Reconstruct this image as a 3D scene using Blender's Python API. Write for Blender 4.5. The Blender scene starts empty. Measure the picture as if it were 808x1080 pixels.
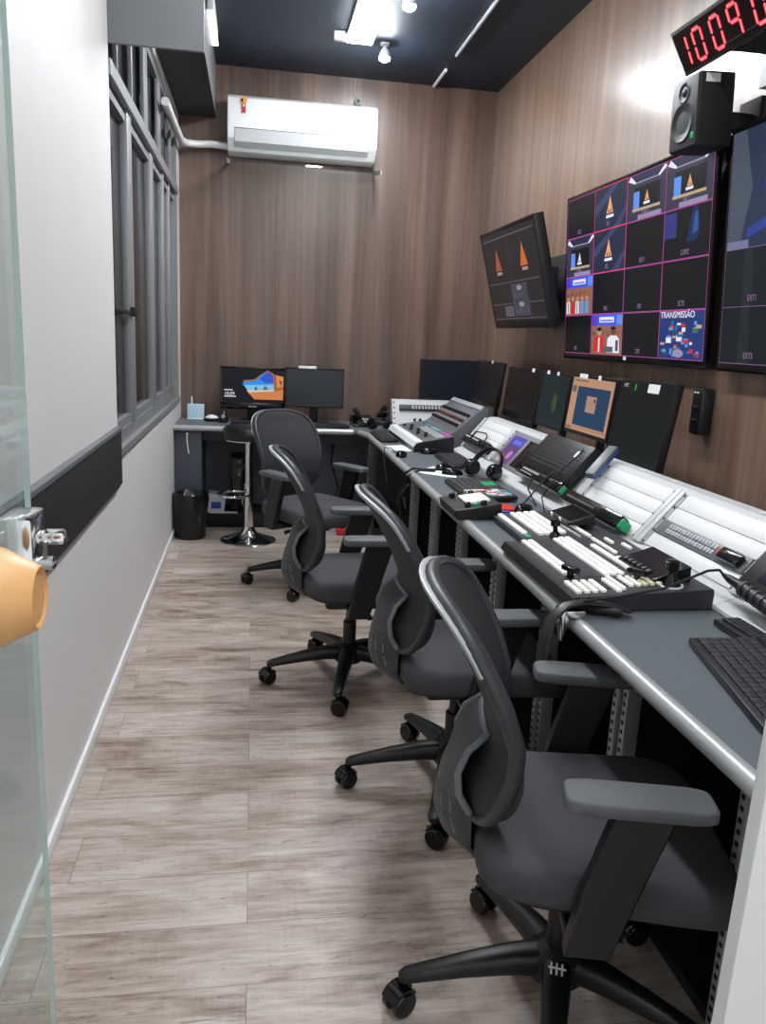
import bpy, bmesh, math, random
from mathutils import Matrix, Vector
random.seed(7)
scene = bpy.context.scene
COL = scene.collection
PI = math.pi
H = 1.4

# ------------------------------------------------------------------ materials
def lin(c):
    return tuple((v / 12.92 if v <= 0.04045 else ((v + 0.055) / 1.055) ** 2.4) for v in [x / 255 for x in c]) + (1,)
_mats = {}
def mat(name, rgb, rough=0.5, metal=0.0, var=0.06, scale=30, spec=0.5, bump=0.0, trans=0.0, coat=0.0):
    if name in _mats: return _mats[name]
    m = bpy.data.materials.new(name); m.use_nodes = True
    nt = m.node_tree; b = nt.nodes['Principled BSDF']
    c = lin(rgb)
    tc = nt.nodes.new('ShaderNodeTexCoord'); nz = nt.nodes.new('ShaderNodeTexNoise')
    nz.inputs['Scale'].default_value = scale; nz.inputs['Detail'].default_value = 3
    nt.links.new(tc.outputs['Object'], nz.inputs['Vector'])
    mr = nt.nodes.new('ShaderNodeMapRange'); mr.inputs['To Min'].default_value = 1 - var; mr.inputs['To Max'].default_value = 1 + var
    nt.links.new(nz.outputs['Fac'], mr.inputs['Value'])
    mx = nt.nodes.new('ShaderNodeVectorMath'); mx.operation = 'SCALE'; mx.inputs[0].default_value = c[:3]
    nt.links.new(mr.outputs['Result'], mx.inputs['Scale'])
    nt.links.new(mx.outputs['Vector'], b.inputs['Base Color'])
    b.inputs['Roughness'].default_value = rough; b.inputs['Metallic'].default_value = metal
    b.inputs['Specular IOR Level'].default_value = spec
    b.inputs['Transmission Weight'].default_value = trans
    b.inputs['Coat Weight'].default_value = coat
    if bump:
        bp = nt.nodes.new('ShaderNodeBump'); bp.inputs['Strength'].default_value = bump; bp.inputs['Distance'].default_value = 0.004
        nt.links.new(nz.outputs['Fac'], bp.inputs['Height']); nt.links.new(bp.outputs['Normal'], b.inputs['Normal'])
    _mats[name] = m
    return m
def emis(rgb, s=1.0):
    k = 'glow_%d_%d_%d_%d' % (rgb[0], rgb[1], rgb[2], int(s * 100))
    if k in _mats: return _mats[k]
    m = bpy.data.materials.new(k); m.use_nodes = True
    b = m.node_tree.nodes['Principled BSDF']
    b.inputs['Base Color'].default_value = (0.006, 0.006, 0.007, 1)
    b.inputs['Emission Color'].default_value = lin(rgb); b.inputs['Emission Strength'].default_value = s
    b.inputs['Roughness'].default_value = 0.35; b.inputs['Specular IOR Level'].default_value = 0.25
    _mats[k] = m
    return m
def nodes_of(name):
    m = bpy.data.materials.new(name); m.use_nodes = True
    return m, m.node_tree, m.node_tree.nodes['Principled BSDF']

def wood_wall(name, cols, rough, coat=0.0):
    m, nt, b = nodes_of(name); N = nt.nodes.new; L = nt.links.new
    tc = N('ShaderNodeTexCoord'); mp = N('ShaderNodeMapping'); mp.inputs['Scale'].default_value = (7.5, 7.5, 0.3)
    L(tc.outputs['Object'], mp.inputs['Vector'])
    n1 = N('ShaderNodeTexNoise'); n1.inputs['Scale'].default_value = 1.0; n1.inputs['Detail'].default_value = 5; n1.inputs['Roughness'].default_value = 0.6; n1.inputs['Distortion'].default_value = 0.5
    L(mp.outputs[0], n1.inputs['Vector'])
    mp2 = N('ShaderNodeMapping'); mp2.inputs['Scale'].default_value = (42, 42, 0.9); L(tc.outputs['Object'], mp2.inputs['Vector'])
    n2 = N('ShaderNodeTexNoise'); n2.inputs['Detail'].default_value = 3; n2.inputs['Scale'].default_value = 1; L(mp2.outputs[0], n2.inputs['Vector'])
    mixf = N('ShaderNodeMath'); mixf.operation = 'MULTIPLY_ADD'; mixf.inputs[1].default_value = 0.2; L(n2.outputs['Fac'], mixf.inputs[0])
    sc = N('ShaderNodeMath'); sc.operation = 'MULTIPLY'; sc.inputs[1].default_value = 0.8; L(n1.outputs['Fac'], sc.inputs[0]); L(sc.outputs[0], mixf.inputs[2])
    cr = N('ShaderNodeValToRGB'); e = cr.color_ramp.elements
    e[0].position = 0.34; e[0].color = lin(cols[0]); e[1].position = 0.66; e[1].color = lin(cols[2])
    k = cr.color_ramp.elements.new(0.5); k.color = lin(cols[1])
    L(mixf.outputs[0], cr.inputs[0]); L(cr.outputs[0], b.inputs['Base Color'])
    b.inputs['Roughness'].default_value = rough; b.inputs['Specular IOR Level'].default_value = 0.7
    bp = N('ShaderNodeBump'); bp.inputs['Strength'].default_value = 0.03; bp.inputs['Distance'].default_value = 0.002
    L(n2.outputs['Fac'], bp.inputs['Height']); L(bp.outputs[0], b.inputs['Normal'])
    b.inputs['Coat Weight'].default_value = coat; b.inputs['Coat Roughness'].default_value = 0.2
    return m

def plank_floor():
    m, nt, b = nodes_of('greige_wood_planks'); N = nt.nodes.new; L = nt.links.new
    tc = N('ShaderNodeTexCoord')
    br = N('ShaderNodeTexBrick'); br.offset = 0.37; br.offset_frequency = 2; br.squash = 1
    br.inputs['Scale'].default_value = 1; br.inputs['Brick Width'].default_value = 1.22; br.inputs['Row Height'].default_value = 0.19
    br.inputs['Mortar Size'].default_value = 0.0012; br.inputs['Mortar Smooth'].default_value = 0.3; br.inputs['Bias'].default_value = 0
    br.inputs['Color1'].default_value = (0, 0, 0, 1); br.inputs['Color2'].default_value = (1, 1, 1, 1); br.inputs['Mortar'].default_value = (0.5, 0.5, 0.5, 1)
    L(tc.outputs['Object'], br.inputs['Vector'])
    rnd = N('ShaderNodeSeparateColor'); L(br.outputs['Color'], rnd.inputs[0])
    # shift the grain by a random amount for each plank
    cmb = N('ShaderNodeCombineXYZ'); ml = N('ShaderNodeMath'); ml.operation = 'MULTIPLY'; ml.inputs[1].default_value = 17
    L(rnd.outputs[0], ml.inputs[0]); L(ml.outputs[0], cmb.inputs[0]); L(ml.outputs[0], cmb.inputs[2])
    va = N('ShaderNodeVectorMath'); va.operation = 'ADD'; L(tc.outputs['Object'], va.inputs[0]); L(cmb.outputs[0], va.inputs[1])
    def noise(scale, detail, dist=0.0, rough=0.6):
        mp = N('ShaderNodeMapping'); mp.inputs['Scale'].default_value = scale; L(va.outputs[0], mp.inputs['Vector'])
        n = N('ShaderNodeTexNoise'); n.inputs['Scale'].default_value = 1; n.inputs['Detail'].default_value = detail; n.inputs['Distortion'].default_value = dist; n.inputs['Roughness'].default_value = rough
        L(mp.outputs[0], n.inputs['Vector']); return n
    big = noise((2.4, 8, 1), 5, 0.9); fine = noise((7, 70, 1), 4); crk = noise((1.6, 24, 1), 3, 1.2)
    saw = noise((150, 5, 1), 2)
    cr = N('ShaderNodeValToRGB'); e = cr.color_ramp.elements
    e[0].position = 0.33; e[0].color = lin((120, 101, 88)); e[1].position = 0.60; e[1].color = lin((200, 189, 180))
    k = e.new(0.45); k.color = lin((168, 152, 141))
    a1 = N('ShaderNodeMath'); a1.operation = 'MULTIPLY_ADD'; a1.inputs[1].default_value = 0.32; L(fine.outputs['Fac'], a1.inputs[0])
    a0 = N('ShaderNodeMath'); a0.operation = 'MULTIPLY'; a0.inputs[1].default_value = 0.62; L(big.outputs['Fac'], a0.inputs[0]); L(a0.outputs[0], a1.inputs[2])
    a2 = N('ShaderNodeMath'); a2.operation = 'MULTIPLY_ADD'; a2.inputs[1].default_value = 0.10; L(rnd.outputs[0], a2.inputs[0])
    L(a1.outputs[0], a2.inputs[2])
    a3 = N('ShaderNodeMath'); a3.operation = 'MULTIPLY_ADD'; a3.inputs[1].default_value = 0.06; L(saw.outputs['Fac'], a3.inputs[0]); 
    s3 = N('ShaderNodeMath'); s3.operation = 'SUBTRACT'; s3.inputs[1].default_value = 0.06; L(a2.outputs[0], a3.inputs[2]); L(a3.outputs[0], s3.inputs[0])
    L(s3.outputs[0], cr.inputs[0])
    # dark cracks
    c2 = N('ShaderNodeValToRGB'); q = c2.color_ramp.elements; q[0].position = 0.495; q[0].color = (1, 1, 1, 1); q[1].position = 0.505; q[1].color = (1, 1, 1, 1)
    z = q.new(0.5); z.color = (0.25, 0.22, 0.2, 1); L(crk.outputs['Fac'], c2.inputs[0])
    mm = N('ShaderNodeMix'); mm.data_type = 'RGBA'; mm.blend_type = 'MULTIPLY'; mm.inputs['Factor'].default_value = 0.8
    L(cr.outputs[0], mm.inputs['A']); L(c2.outputs[0], mm.inputs['B'])
    m2 = N('ShaderNodeMix'); m2.data_type = 'RGBA'; m2.inputs['B'].default_value = lin((98, 84, 74))
    s2 = N('ShaderNodeMath'); s2.operation = 'MULTIPLY'; s2.inputs[1].default_value = 0.6; L(br.outputs['Fac'], s2.inputs[0])
    L(s2.outputs[0], m2.inputs['Factor']); L(mm.outputs['Result'], m2.inputs['A'])
    L(m2.outputs['Result'], b.inputs['Base Color']); b.inputs['Roughness'].default_value = 0.42
    bp = N('ShaderNodeBump'); bp.inputs['Strength'].default_value = 0.12; bp.inputs['Distance'].default_value = 0.003
    L(fine.outputs['Fac'], bp.inputs['Height']); L(bp.outputs[0], b.inputs['Normal'])
    return m

M_key_glow = None
M_floor = plank_floor()
M_wall = mat('white_paint', (222, 221, 220), 0.55, var=0.02, scale=6, bump=0.02)
M_back = wood_wall('walnut_laminate', [(78, 60, 51), (103, 81, 70), (126, 102, 89)], 0.36)
M_right = wood_wall('light_walnut_laminate', [(98, 77, 64), (126, 101, 85), (149, 124, 106)], 0.33, 0.9)
M_ceil = mat('navy_black_ceiling', (33, 46, 62), 0.55, var=0.5, scale=160, bump=0.3)
M_grey = mat('beam_grey', (126, 128, 132), 0.4, var=0.05, scale=4)
M_beamshade = mat('beam_shade', (38, 40, 46), 0.6)  # shaded copy of the beam grey, for its underside
M_alu = mat('satin_aluminium', (178, 180, 180), 0.36, metal=0.35, var=0.04)
M_aluw = mat('window_aluminium', (150, 152, 154), 0.42, metal=0.35, var=0.05)
M_chrome = mat('chrome', (215, 215, 215), 0.12, metal=1.0, var=0.02)
M_trim = mat('white_trim', (238, 240, 240), 0.35, var=0.01)
M_black = mat('black_plastic', (17, 17, 19), 0.42, var=0.08)
M_blackm = mat('matt_black', (15, 15, 17), 0.7, var=0.08)
M_gloss = mat('gloss_black', (10, 10, 12), 0.18, var=0.03)
M_dgrey = mat('dark_grey_plastic', (50, 52, 56), 0.45, var=0.06)
M_mgrey = mat('mid_grey_plastic', (104, 107, 111), 0.4, var=0.05)
M_lgrey = mat('light_grey_plastic', (168, 171, 174), 0.4, var=0.04)
M_white = mat('white_plastic', (238, 239, 239), 0.35, var=0.015)
M_rack = mat('white_rack_steel', (206, 208, 209), 0.35, metal=0.1, var=0.03)
M_blank = mat('blank_panel_white', (226, 227, 227), 0.4, var=0.015)
M_desk = mat('slate_laminate', (96, 102, 108), 0.42, var=0.05, scale=60)
M_deskpanel = mat('slate_panel', (66, 72, 80), 0.5, var=0.05)
M_shell = mat('chair_shell', (50, 53, 57), 0.42, var=0.05)
M_mesh = mat('chair_mesh', (40, 41, 44), 0.7, var=0.22, scale=420, bump=0.25)
M_fabric = mat('chair_fabric', (66, 65, 70), 0.9, var=0.16, scale=300, bump=0.3)
M_pad = mat('armrest_pad', (84, 86, 90), 0.6, var=0.04)
M_bag = mat('bin_bag', (16, 16, 18), 0.28, var=0.1, scale=25, bump=1.0)
M_wood = mat('turned_beech', (222, 170, 112), 0.4, var=0.08, scale=18)
M_paper = mat('paper', (226, 232, 236), 0.8, var=0.01)
M_red = mat('red_cap', (205, 40, 36), 0.5); M_green = mat('green_cap', (30, 160, 104), 0.5)
M_cyan = mat('cyan_cap', (104, 168, 190), 0.5); M_blue = mat('blue_plastic', (44, 84, 168), 0.45)
M_key = mat('key_white', (240, 238, 234), 0.4, var=0.02); M_cream = mat('key_cream', (232, 232, 190), 0.4, var=0.02)
def key_mat():
    m, nt, b = nodes_of('lit_key_white'); b.inputs['Base Color'].default_value = lin((242, 240, 236)); b.inputs['Roughness'].default_value = 0.4
    b.inputs['Emission Color'].default_value = (1, 0.96, 0.92, 1); b.inputs['Emission Strength'].default_value = 0.22
    return m
M_keydark = mat('key_dark', (40, 41, 44), 0.5, var=0.15, scale=90)
M_lamp = emis((248, 251, 255), 44.0)
M_spot = emis((245, 250, 255), 1100.0)
M_led = emis((255, 40, 56), 1.5); M_ledc = emis((255, 120, 130), 1.6)
M_orange = mat('orange_yellow', (235, 170, 40), 0.5)
M_key_glow = key_mat()
def glass(name, rgb, rough=0.02):
    m, nt, b = nodes_of(name); b.inputs['Base Color'].default_value = lin(rgb); b.inputs['Roughness'].default_value = rough
    b.inputs['Transmission Weight'].default_value = 1.0; b.inputs['IOR'].default_value = 1.45
    return m
def thin_glass(name, rgb, fac):
    m = bpy.data.materials.new(name); m.use_nodes = True; nt = m.node_tree; nt.nodes.clear(); N = nt.nodes.new; L = nt.links.new
    o = N('ShaderNodeOutputMaterial'); t = N('ShaderNodeBsdfTransparent'); t.inputs['Color'].default_value = lin(rgb)
    g = N('ShaderNodeBsdfGlossy'); g.inputs['Roughness'].default_value = 0.03; g.inputs['Color'].default_value = (0.95, 1, 0.98, 1)
    mx = N('ShaderNodeMixShader'); mx.inputs[0].default_value = fac; L(t.outputs[0], mx.inputs[1]); L(g.outputs[0], mx.inputs[2]); L(mx.outputs[0], o.inputs[0])
    return m
M_glass = thin_glass('door_glass', (238, 243, 242), 0.10)
M_glassedge = mat('glass_edge_green', (218, 225, 223), 0.2, var=0.02)
M_acryl = thin_glass('acrylic', (240, 242, 240), 0.12)
M_pane = mat('night_window_glass', (14, 15, 18), 0.10, var=0.3, scale=3, spec=0.22)

# ------------------------------------------------------------------ mesh builder
def root_loc(p):
    v = Vector((0, 0, 0))
    while p is not None: v = v + p.location; p = p.parent
    return v
class MB:
    def __init__(s, M=None):
        s.bm = bmesh.new(); s.M = M or Matrix.Identity(4); s.mats = []; s.cur = 0
    def use(s, m):
        if m not in s.mats: s.mats.append(m)
        s.cur = s.mats.index(m); return s
    def v(s, p): return s.bm.verts.new(s.M @ Vector(p))
    def f(s, vs):
        try:
            fc = s.bm.faces.new(vs); fc.material_index = s.cur; return fc
        except ValueError: return None
    def box(s, x0, x1, y0, y1, z0, z1, bev=0.0, T=None):
        b2 = bmesh.new(); bmesh.ops.create_cube(b2, size=1)
        for q in b2.verts: q.co = Vector(((x0 + x1) / 2 + q.co.x * (x1 - x0), (y0 + y1) / 2 + q.co.y * (y1 - y0), (z0 + z1) / 2 + q.co.z * (z1 - z0)))
        if bev: bmesh.ops.bevel(b2, geom=list(b2.edges), offset=min(bev, 0.49 * min(abs(x1 - x0), abs(y1 - y0), abs(z1 - z0))), segments=2, affect='EDGES', profile=0.5)
        s._merge(b2, T); return s
    def _merge(s, b2, T=None):
        mp = {}
        for q in b2.verts: mp[q] = s.v(T @ q.co if T else q.co)
        for fc in b2.faces: s.f([mp[q] for q in fc.verts])
        b2.free()
    def prism(s, pts, axis, a, b):
        """polygon pts in the plane normal to axis, extruded from a to b"""
        def P(p, t):
            return {'x': (t, p[0], p[1]), 'y': (p[0], t, p[1]), 'z': (p[0], p[1], t)}[axis]
        A = [s.v(P(p, a)) for p in pts]; B = [s.v(P(p, b)) for p in pts]
        s.f(A[::-1]); s.f(B)
        for i in range(len(pts)):
            j = (i + 1) % len(pts); s.f([A[i], A[j], B[j], B[i]])
        return s
    def lathe(s, prof, c=(0, 0, 0), axis='z', n=24, cap=True):
        rings = []
        for r, h in prof:
            ring = []
            for k in range(n):
                a = 2 * PI * k / n; u, w = r * math.cos(a), r * math.sin(a)
                p = {'z': (u, w, h), 'x': (h, u, w), 'y': (w, h, u)}[axis]
                ring.append(s.v((p[0] + c[0], p[1] + c[1], p[2] + c[2])))
            rings.append(ring)
        for a, b in zip(rings, rings[1:]):
            for k in range(n): s.f([a[k], a[(k + 1) % n], b[(k + 1) % n], b[k]])
        if cap:
            s.f(rings[0][::-1]); s.f(rings[-1])
        return s
    def tube(s, pts, r, n=8, closed=False, flat=None):
        P = [Vector(p) for p in pts]; N = len(P); rings = []
        up = None
        for i in range(N):
            if closed: t = P[(i + 1) % N] - P[i - 1]
            else: t = P[min(i + 1, N - 1)] - P[max(i - 1, 0)]
            t.normalize()
            if up is None:
                up = Vector((0, 0, 1)) if abs(t.z) < 0.9 else Vector((1, 0, 0))
            a = t.cross(up); a.normalize(); b = a.cross(t); b.normalize(); up = b
            rr = r[i] if isinstance(r, (list, tuple)) else r
            ra, rb = (rr, rr) if flat is None else (rr * flat[0], rr * flat[1])
            rings.append([s.v(P[i] + a * (ra * math.cos(2 * PI * k / n)) + b * (rb * math.sin(2 * PI * k / n))) for k in range(n)])
        m = N if closed else N - 1
        for i in range(m):
            a, b = rings[i], rings[(i + 1) % N]
            for k in range(n): s.f([a[k], a[(k + 1) % n], b[(k + 1) % n], b[k]])
        if not closed:
            s.f(rings[0][::-1]); s.f(rings[-1])
        return s
    def grid(s, rows, closed=False):
        R = [[s.v(p) for p in row] for row in rows]
        for a, b in zip(R, R[1:]):
            n = len(a)
            for k in range(n if closed else n - 1): s.f([a[k], a[(k + 1) % n], b[(k + 1) % n], b[k]])
        return R
    def build(s, name, m=None, parent=None, origin=None, smooth=35, local=False, bevel=0):
        bmesh.ops.recalc_face_normals(s.bm, faces=s.bm.faces)
        o0 = root_loc(parent) if parent is not None and not local else Vector(origin or (0, 0, 0))
        if o0.length: bmesh.ops.translate(s.bm, verts=s.bm.verts, vec=-o0)
        me = bpy.data.meshes.new(name); s.bm.to_mesh(me); s.bm.free()
        for q in (s.mats or [m]): me.materials.append(q)
        if smooth:
            for p in me.polygons: p.use_smooth = True
            me.set_sharp_from_angle(angle=math.radians(smooth))
        o = bpy.data.objects.new(name, me); COL.objects.link(o)
        if parent is not None: o.parent = parent
        elif origin: o.location = origin
        if bevel:
            md = o.modifiers.new('bevel', 'BEVEL'); md.width = bevel; md.segments = 2; md.limit_method = 'ANGLE'
        return o
def tag(o, label, cat, group=None):
    o['label'] = label; o['category'] = cat
    if group: o['group'] = group
    return o
def thing(name, label, cat, loc, group=None, rz=0):
    o = bpy.data.objects.new(name, None); COL.objects.link(o); o.location = loc; o.rotation_euler = (0, 0, rz); o.empty_display_size = 0.1
    return tag(o, label, cat, group)
def struct(o): o['kind'] = 'structure'; return o
def bx(name, m, parent, x0, x1, y0, y1, z0, z1, bev=0.0, **k):
    return MB().box(x0, x1, y0, y1, z0, z1, bev).build(name, m, parent, **k)
def copy_tree(o, parent=None):
    c = o.copy(); COL.objects.link(c)
    if parent is not None: c.parent = parent
    for ch in list(o.children): copy_tree(ch, c)
    return c
def frame(origin, X, Y):
    X = Vector(X).normalized(); Y = Vector(Y).normalized(); Z = X.cross(Y).normalized(); Y = Z.cross(X)
    M = Matrix((X, Y, Z)).transposed().to_4x4(); M.translation = Vector(origin); return M
def art(name, M, w, h, shapes, parent, local=False, step=0.0004, label=None):
    """flat picture on a screen: shapes = (polygon in 0..1 coordinates, material)"""
    mb = MB(M)
    for i, (pts, m) in enumerate(shapes):
        mb.use(m); z = step * (i + 1)
        f = [mb.v((u * w, v * h, z)) for u, v in pts]; fc = mb.f(f)
    # keep the normals facing out
    o = build_flat(mb, name, parent, local)
    if label: o['label'] = label
    return o
def build_flat(mb, name, parent, local):
    o0 = Vector((0, 0, 0)) if local else root_loc(parent)
    bmesh.ops.translate(mb.bm, verts=mb.bm.verts, vec=-o0)
    me = bpy.data.meshes.new(name); mb.bm.to_mesh(me); mb.bm.free()
    for q in mb.mats: me.materials.append(q)
    o = bpy.data.objects.new(name, me); COL.objects.link(o); o.parent = parent
    return o
def R4(u0, v0, u1, v1): return [(u0, v0), (u1, v0), (u1, v1), (u0, v1)]
def disc(u, v, a, b, n=14): return [(u + a * math.cos(2 * PI * k / n), v + b * math.sin(2 * PI * k / n)) for k in range(n)]
def text(txt, size, M, m, parent, name='lettering', local=False, sx=1.0):
    cu = bpy.data.curves.new('t', 'FONT'); cu.body = txt; cu.size = size; cu.extrude = 0.0003
    to = bpy.data.objects.new('t', cu); COL.objects.link(to)
    bpy.context.view_layer.update()
    me = bpy.data.meshes.new_from_object(to.evaluated_get(bpy.context.evaluated_depsgraph_get()))
    bpy.data.objects.remove(to); bpy.data.curves.remove(cu)
    me.transform(Matrix.Diagonal((sx, 1, 1, 1))); me.transform(M)
    if not local: me.transform(Matrix.Translation(-root_loc(parent)))
    me.materials.clear(); me.materials.append(m); me.name = name
    o = bpy.data.objects.new(name, me); COL.objects.link(o); o.parent = parent
    return o

# ------------------------------------------------------------------ camera
def camera():
    a, b, c = 0.166221916, 0.214053378, -0.0464461766
    ca, sa, cb, sb, cc, sc = math.cos(a), math.sin(a), math.cos(b), math.sin(b), math.cos(c), math.sin(c)
    fwd = Vector((sa * cb, ca * cb, -sb)); right = Vector((ca, -sa, 0)); down = fwd.cross(right)
    r = right * cc + down * sc; d = -right * sc + down * cc
    cam = bpy.data.cameras.new('camera'); o = bpy.data.objects.new('camera', cam); COL.objects.link(o)
    M = Matrix((r, -d, -fwd)).transposed().to_4x4(); M.translation = (0, 0, H)
    o.matrix_world = M
    cam.sensor_fit = 'VERTICAL'; cam.sensor_height = 24; cam.lens = 24 * 846.75 / 1080; cam.clip_start = 0.02
    scene.camera = o
camera()

# ------------------------------------------------------------------ room shell
XL, XR, YB, ZC = -0.53, 1.75, 6.2, 3.19
def plane_box(name, m, *b):
    return struct(MB().box(*b).build(name, m, smooth=0))
plane_box('floor', M_floor, -0.75, 1.9, -1.2, 6.35, -0.1, 0)
plane_box('ceiling', M_ceil, -0.75, 1.9, -1.2, 6.35, ZC, ZC + 0.1)
WZ0, WZ1, WY0, WY1 = 0.90, 2.80, 3.315, 6.0
wl = MB()
wl.box(XL - 0.15, XL, -1.2, WY0, 0, ZC); wl.box(XL - 0.15, XL, WY0, YB, 0, WZ0); wl.box(XL - 0.15, XL, WY0, YB, WZ1, ZC); wl.box(XL - 0.15, XL, WY1, YB, WZ0, WZ1)
struct(wl.build('wall_left', M_wall, smooth=0))
plane_box('wall_back', M_back, XL - 0.15, XR + 0.12, YB, YB + 0.12, 0, ZC)
wr = MB()
ys = [-1.2, 0.55, 1.8, 3.05, 4.5, 5.4, 6.2]
for a, b in zip(ys, ys[1:]): wr.box(XR, XR + 0.1, a + 0.0012, b - 0.0012, 0, ZC)
wr.box(XR + 0.008, XR + 0.1, -1.2, 6.2, 0, ZC)
struct(wr.build('wall_right', M_right, smooth=0))
struct(bx('baseboard_left', M_trim, None, XL, XL + 0.012, -1.2, 5.6, 0, 0.05, 0.003))
# doorway post on the right and soffit over the windows
tp = MB(); A_ = [tp.v(p) for p in ((0.588, 0.775, 0), (0.655, 0.775, 0), (0.655, 0.80, 0), (0.588, 0.80, 0))]; B_ = [tp.v(p) for p in ((0.636, 0.775, 2.3), (0.703, 0.775, 2.3), (0.703, 0.80, 2.3), (0.636, 0.80, 2.3))]
tp.f(A_[::-1]); tp.f(B_)
for k in range(4): tp.f([A_[k], A_[(k + 1) % 4], B_[(k + 1) % 4], B_[k]])
struct(tp.build('trim_1', M_trim, smooth=0, bevel=0.002))
tb = MB(); tb.use(M_grey); tb.box(XL, -0.275, 4.80, YB, 2.85, ZC); tb.use(M_beamshade); tb.box(XL, -0.275, 4.81, YB, 2.846, 2.851)  # shade under the beam is coloured in with a thin dark sheet
struct(tb.build('trim_2', smooth=0))
struct(bx('trim_3', M_grey, None, XL, -0.19, 3.315, 3.335, 2.395, ZC, 0.002))

# windows: sill, outer frame, transom, stiles, panes
win = struct(bx('window_1', M_aluw, None, XL - 0.14, XL + 0.012, WY0, WY1 + 0.0, WZ0 - 0.018, WZ0 + 0.012))
XF0, XF1 = XL - 0.07, XL - 0.012
f = MB()
f.box(XF0, XF1, WY0, WY1, WZ0 + 0.012, WZ0 + 0.07); f.box(XF0, XF1, WY0, WY1, WZ1 - 0.05, WZ1); f.box(XF0, XF1 + 0.02, WY0, WY1, 2.29, 2.345)
f.box(XF0, XF1, WY0, WY0 + 0.04, WZ0, WZ1); f.box(XF0, XF1 + 0.012, WY1 - 0.07, WY1, WZ0, WZ1)
f.build('window_frame', M_aluw, win, smooth=0)
for y0, y1 in ((3.80, 3.93), (4.60, 4.72), (5.18, 5.27), (5.55, 5.61)):
    bx('window_stile', M_aluw, win, XF1 - 0.03, XF1 + 0.004, y0, y1, WZ0 + 0.07, 2.29, 0.003)
for y0, y1 in ((3.60, 3.62), (4.0, 4.03), (4.42, 4.56), (5.02, 5.16), (5.72, 5.76)):
    bx('window_mullion', M_aluw, win, XF1 - 0.018, XF1, y0, y1, 2.345, WZ1 - 0.05, 0.002)
for y0, y1 in ((3.60, 3.63), (4.2, 4.23), (4.40, 4.42), (4.95, 4.98), (5.40, 5.42), (5.75, 5.77)):
    bx('window_sash_rail', M_dgrey, win, XF0 - 0.02, XF0 + 0.02, y0, y1, WZ0 + 0.07, 2.29, 0.002)
for y0, y1 in ((3.355, 3.80), (3.93, 4.60), (4.72, 5.18), (5.27, 5.55), (5.61, 5.93)):
    g = MB(); g.box(XF0 + 0.02, XF0 + 0.03, y0, y1, WZ0 + 0.07, 2.29); p = g.build('window_pane', M_pane, win, smooth=0)
    fr = MB(); fr.box(XF0 + 0.02, XF1 - 0.004, y0, y0 + 0.03, WZ0 + 0.07, 2.29); fr.box(XF0 + 0.02, XF1 - 0.004, y0, y1, WZ0 + 0.07, WZ0 + 0.11); fr.box(XF0 + 0.02, XF1 - 0.004, y0, y1, 2.24, 2.27)
    fr.build('sash_frame', M_aluw, p, smooth=0)
g = MB(); g.box(XF0 + 0.02, XF0 + 0.03, WY0 + 0.04, WY1 - 0.07, 2.345, WZ1 - 0.05); g.build('transom_pane', M_pane, win, smooth=0)
bx('window_latch', M_black, win, XF1 - 0.002, XF1 + 0.03, 3.80, 3.83, 1.44, 1.48, 0.004)
bx('window_latch', M_black, win, XF1 - 0.002, XF1 + 0.012, 3.36, 3.80, 1.445, 1.465, 0.003)

# black bumper board on the left wall
t = thing('wall_guard_board', 'long black board fixed along the white left wall with a grey lip', 'wall board', (XL, 2.2, 0.78))
bx('board', M_gloss if False else M_blackm, t, XL + 0.002, XL + 0.022, 0.2, 3.27, 0.785, 0.995, 0.002)
bx('lip', M_mgrey, t, XL + 0.001, XL + 0.026, 0.2, 3.27, 0.995, 1.012, 0.002, )
bx('lip', M_mgrey, t, XL + 0.001, XL + 0.016, 0.2, 3.255, 0.772, 0.785, 0.002)

# glass door with wooden knob
gd = thing('glass_door', 'frameless glass door standing open at the left with round wooden knob', 'glass door', (-0.2, 0.3, 0))
bx('glass_pane', M_glass, gd, -0.203, -0.197, -0.15, 0.752, 0.012, 2.3, smooth=0)
bx('glass_edge', M_glassedge, gd, -0.2025, -0.1975, 0.752, 0.7535, 0.012, 2.3, smooth=0)
k = MB().lathe([(0.018, -0.1955), (0.026, -0.193), (0.034, -0.182), (0.0365, -0.178), (0.035, -0.174), (0.0238, -0.1515), (0.0222, -0.150), (0.021, -0.1505), (0.0195, -0.152)], (0, 0.585, 1.205), 'x', 40).build('door_knob', M_wood, gd, smooth=40)
k['label'] = 'turned pale wooden door knob'
c = MB(); c.box(-0.215, -0.185, 0.705, 0.758, 1.185, 1.235, 0.005); c.box(-0.188, -0.166, 0.735, 0.752, 1.204, 1.216, 0.003)
c.lathe([(0.006, -0.2), (0.006, -0.172), (0.003, -0.17)], (0, 0.72, 1.192), 'x', 14)
c.build('patch_clamp', M_chrome, gd)
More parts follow.
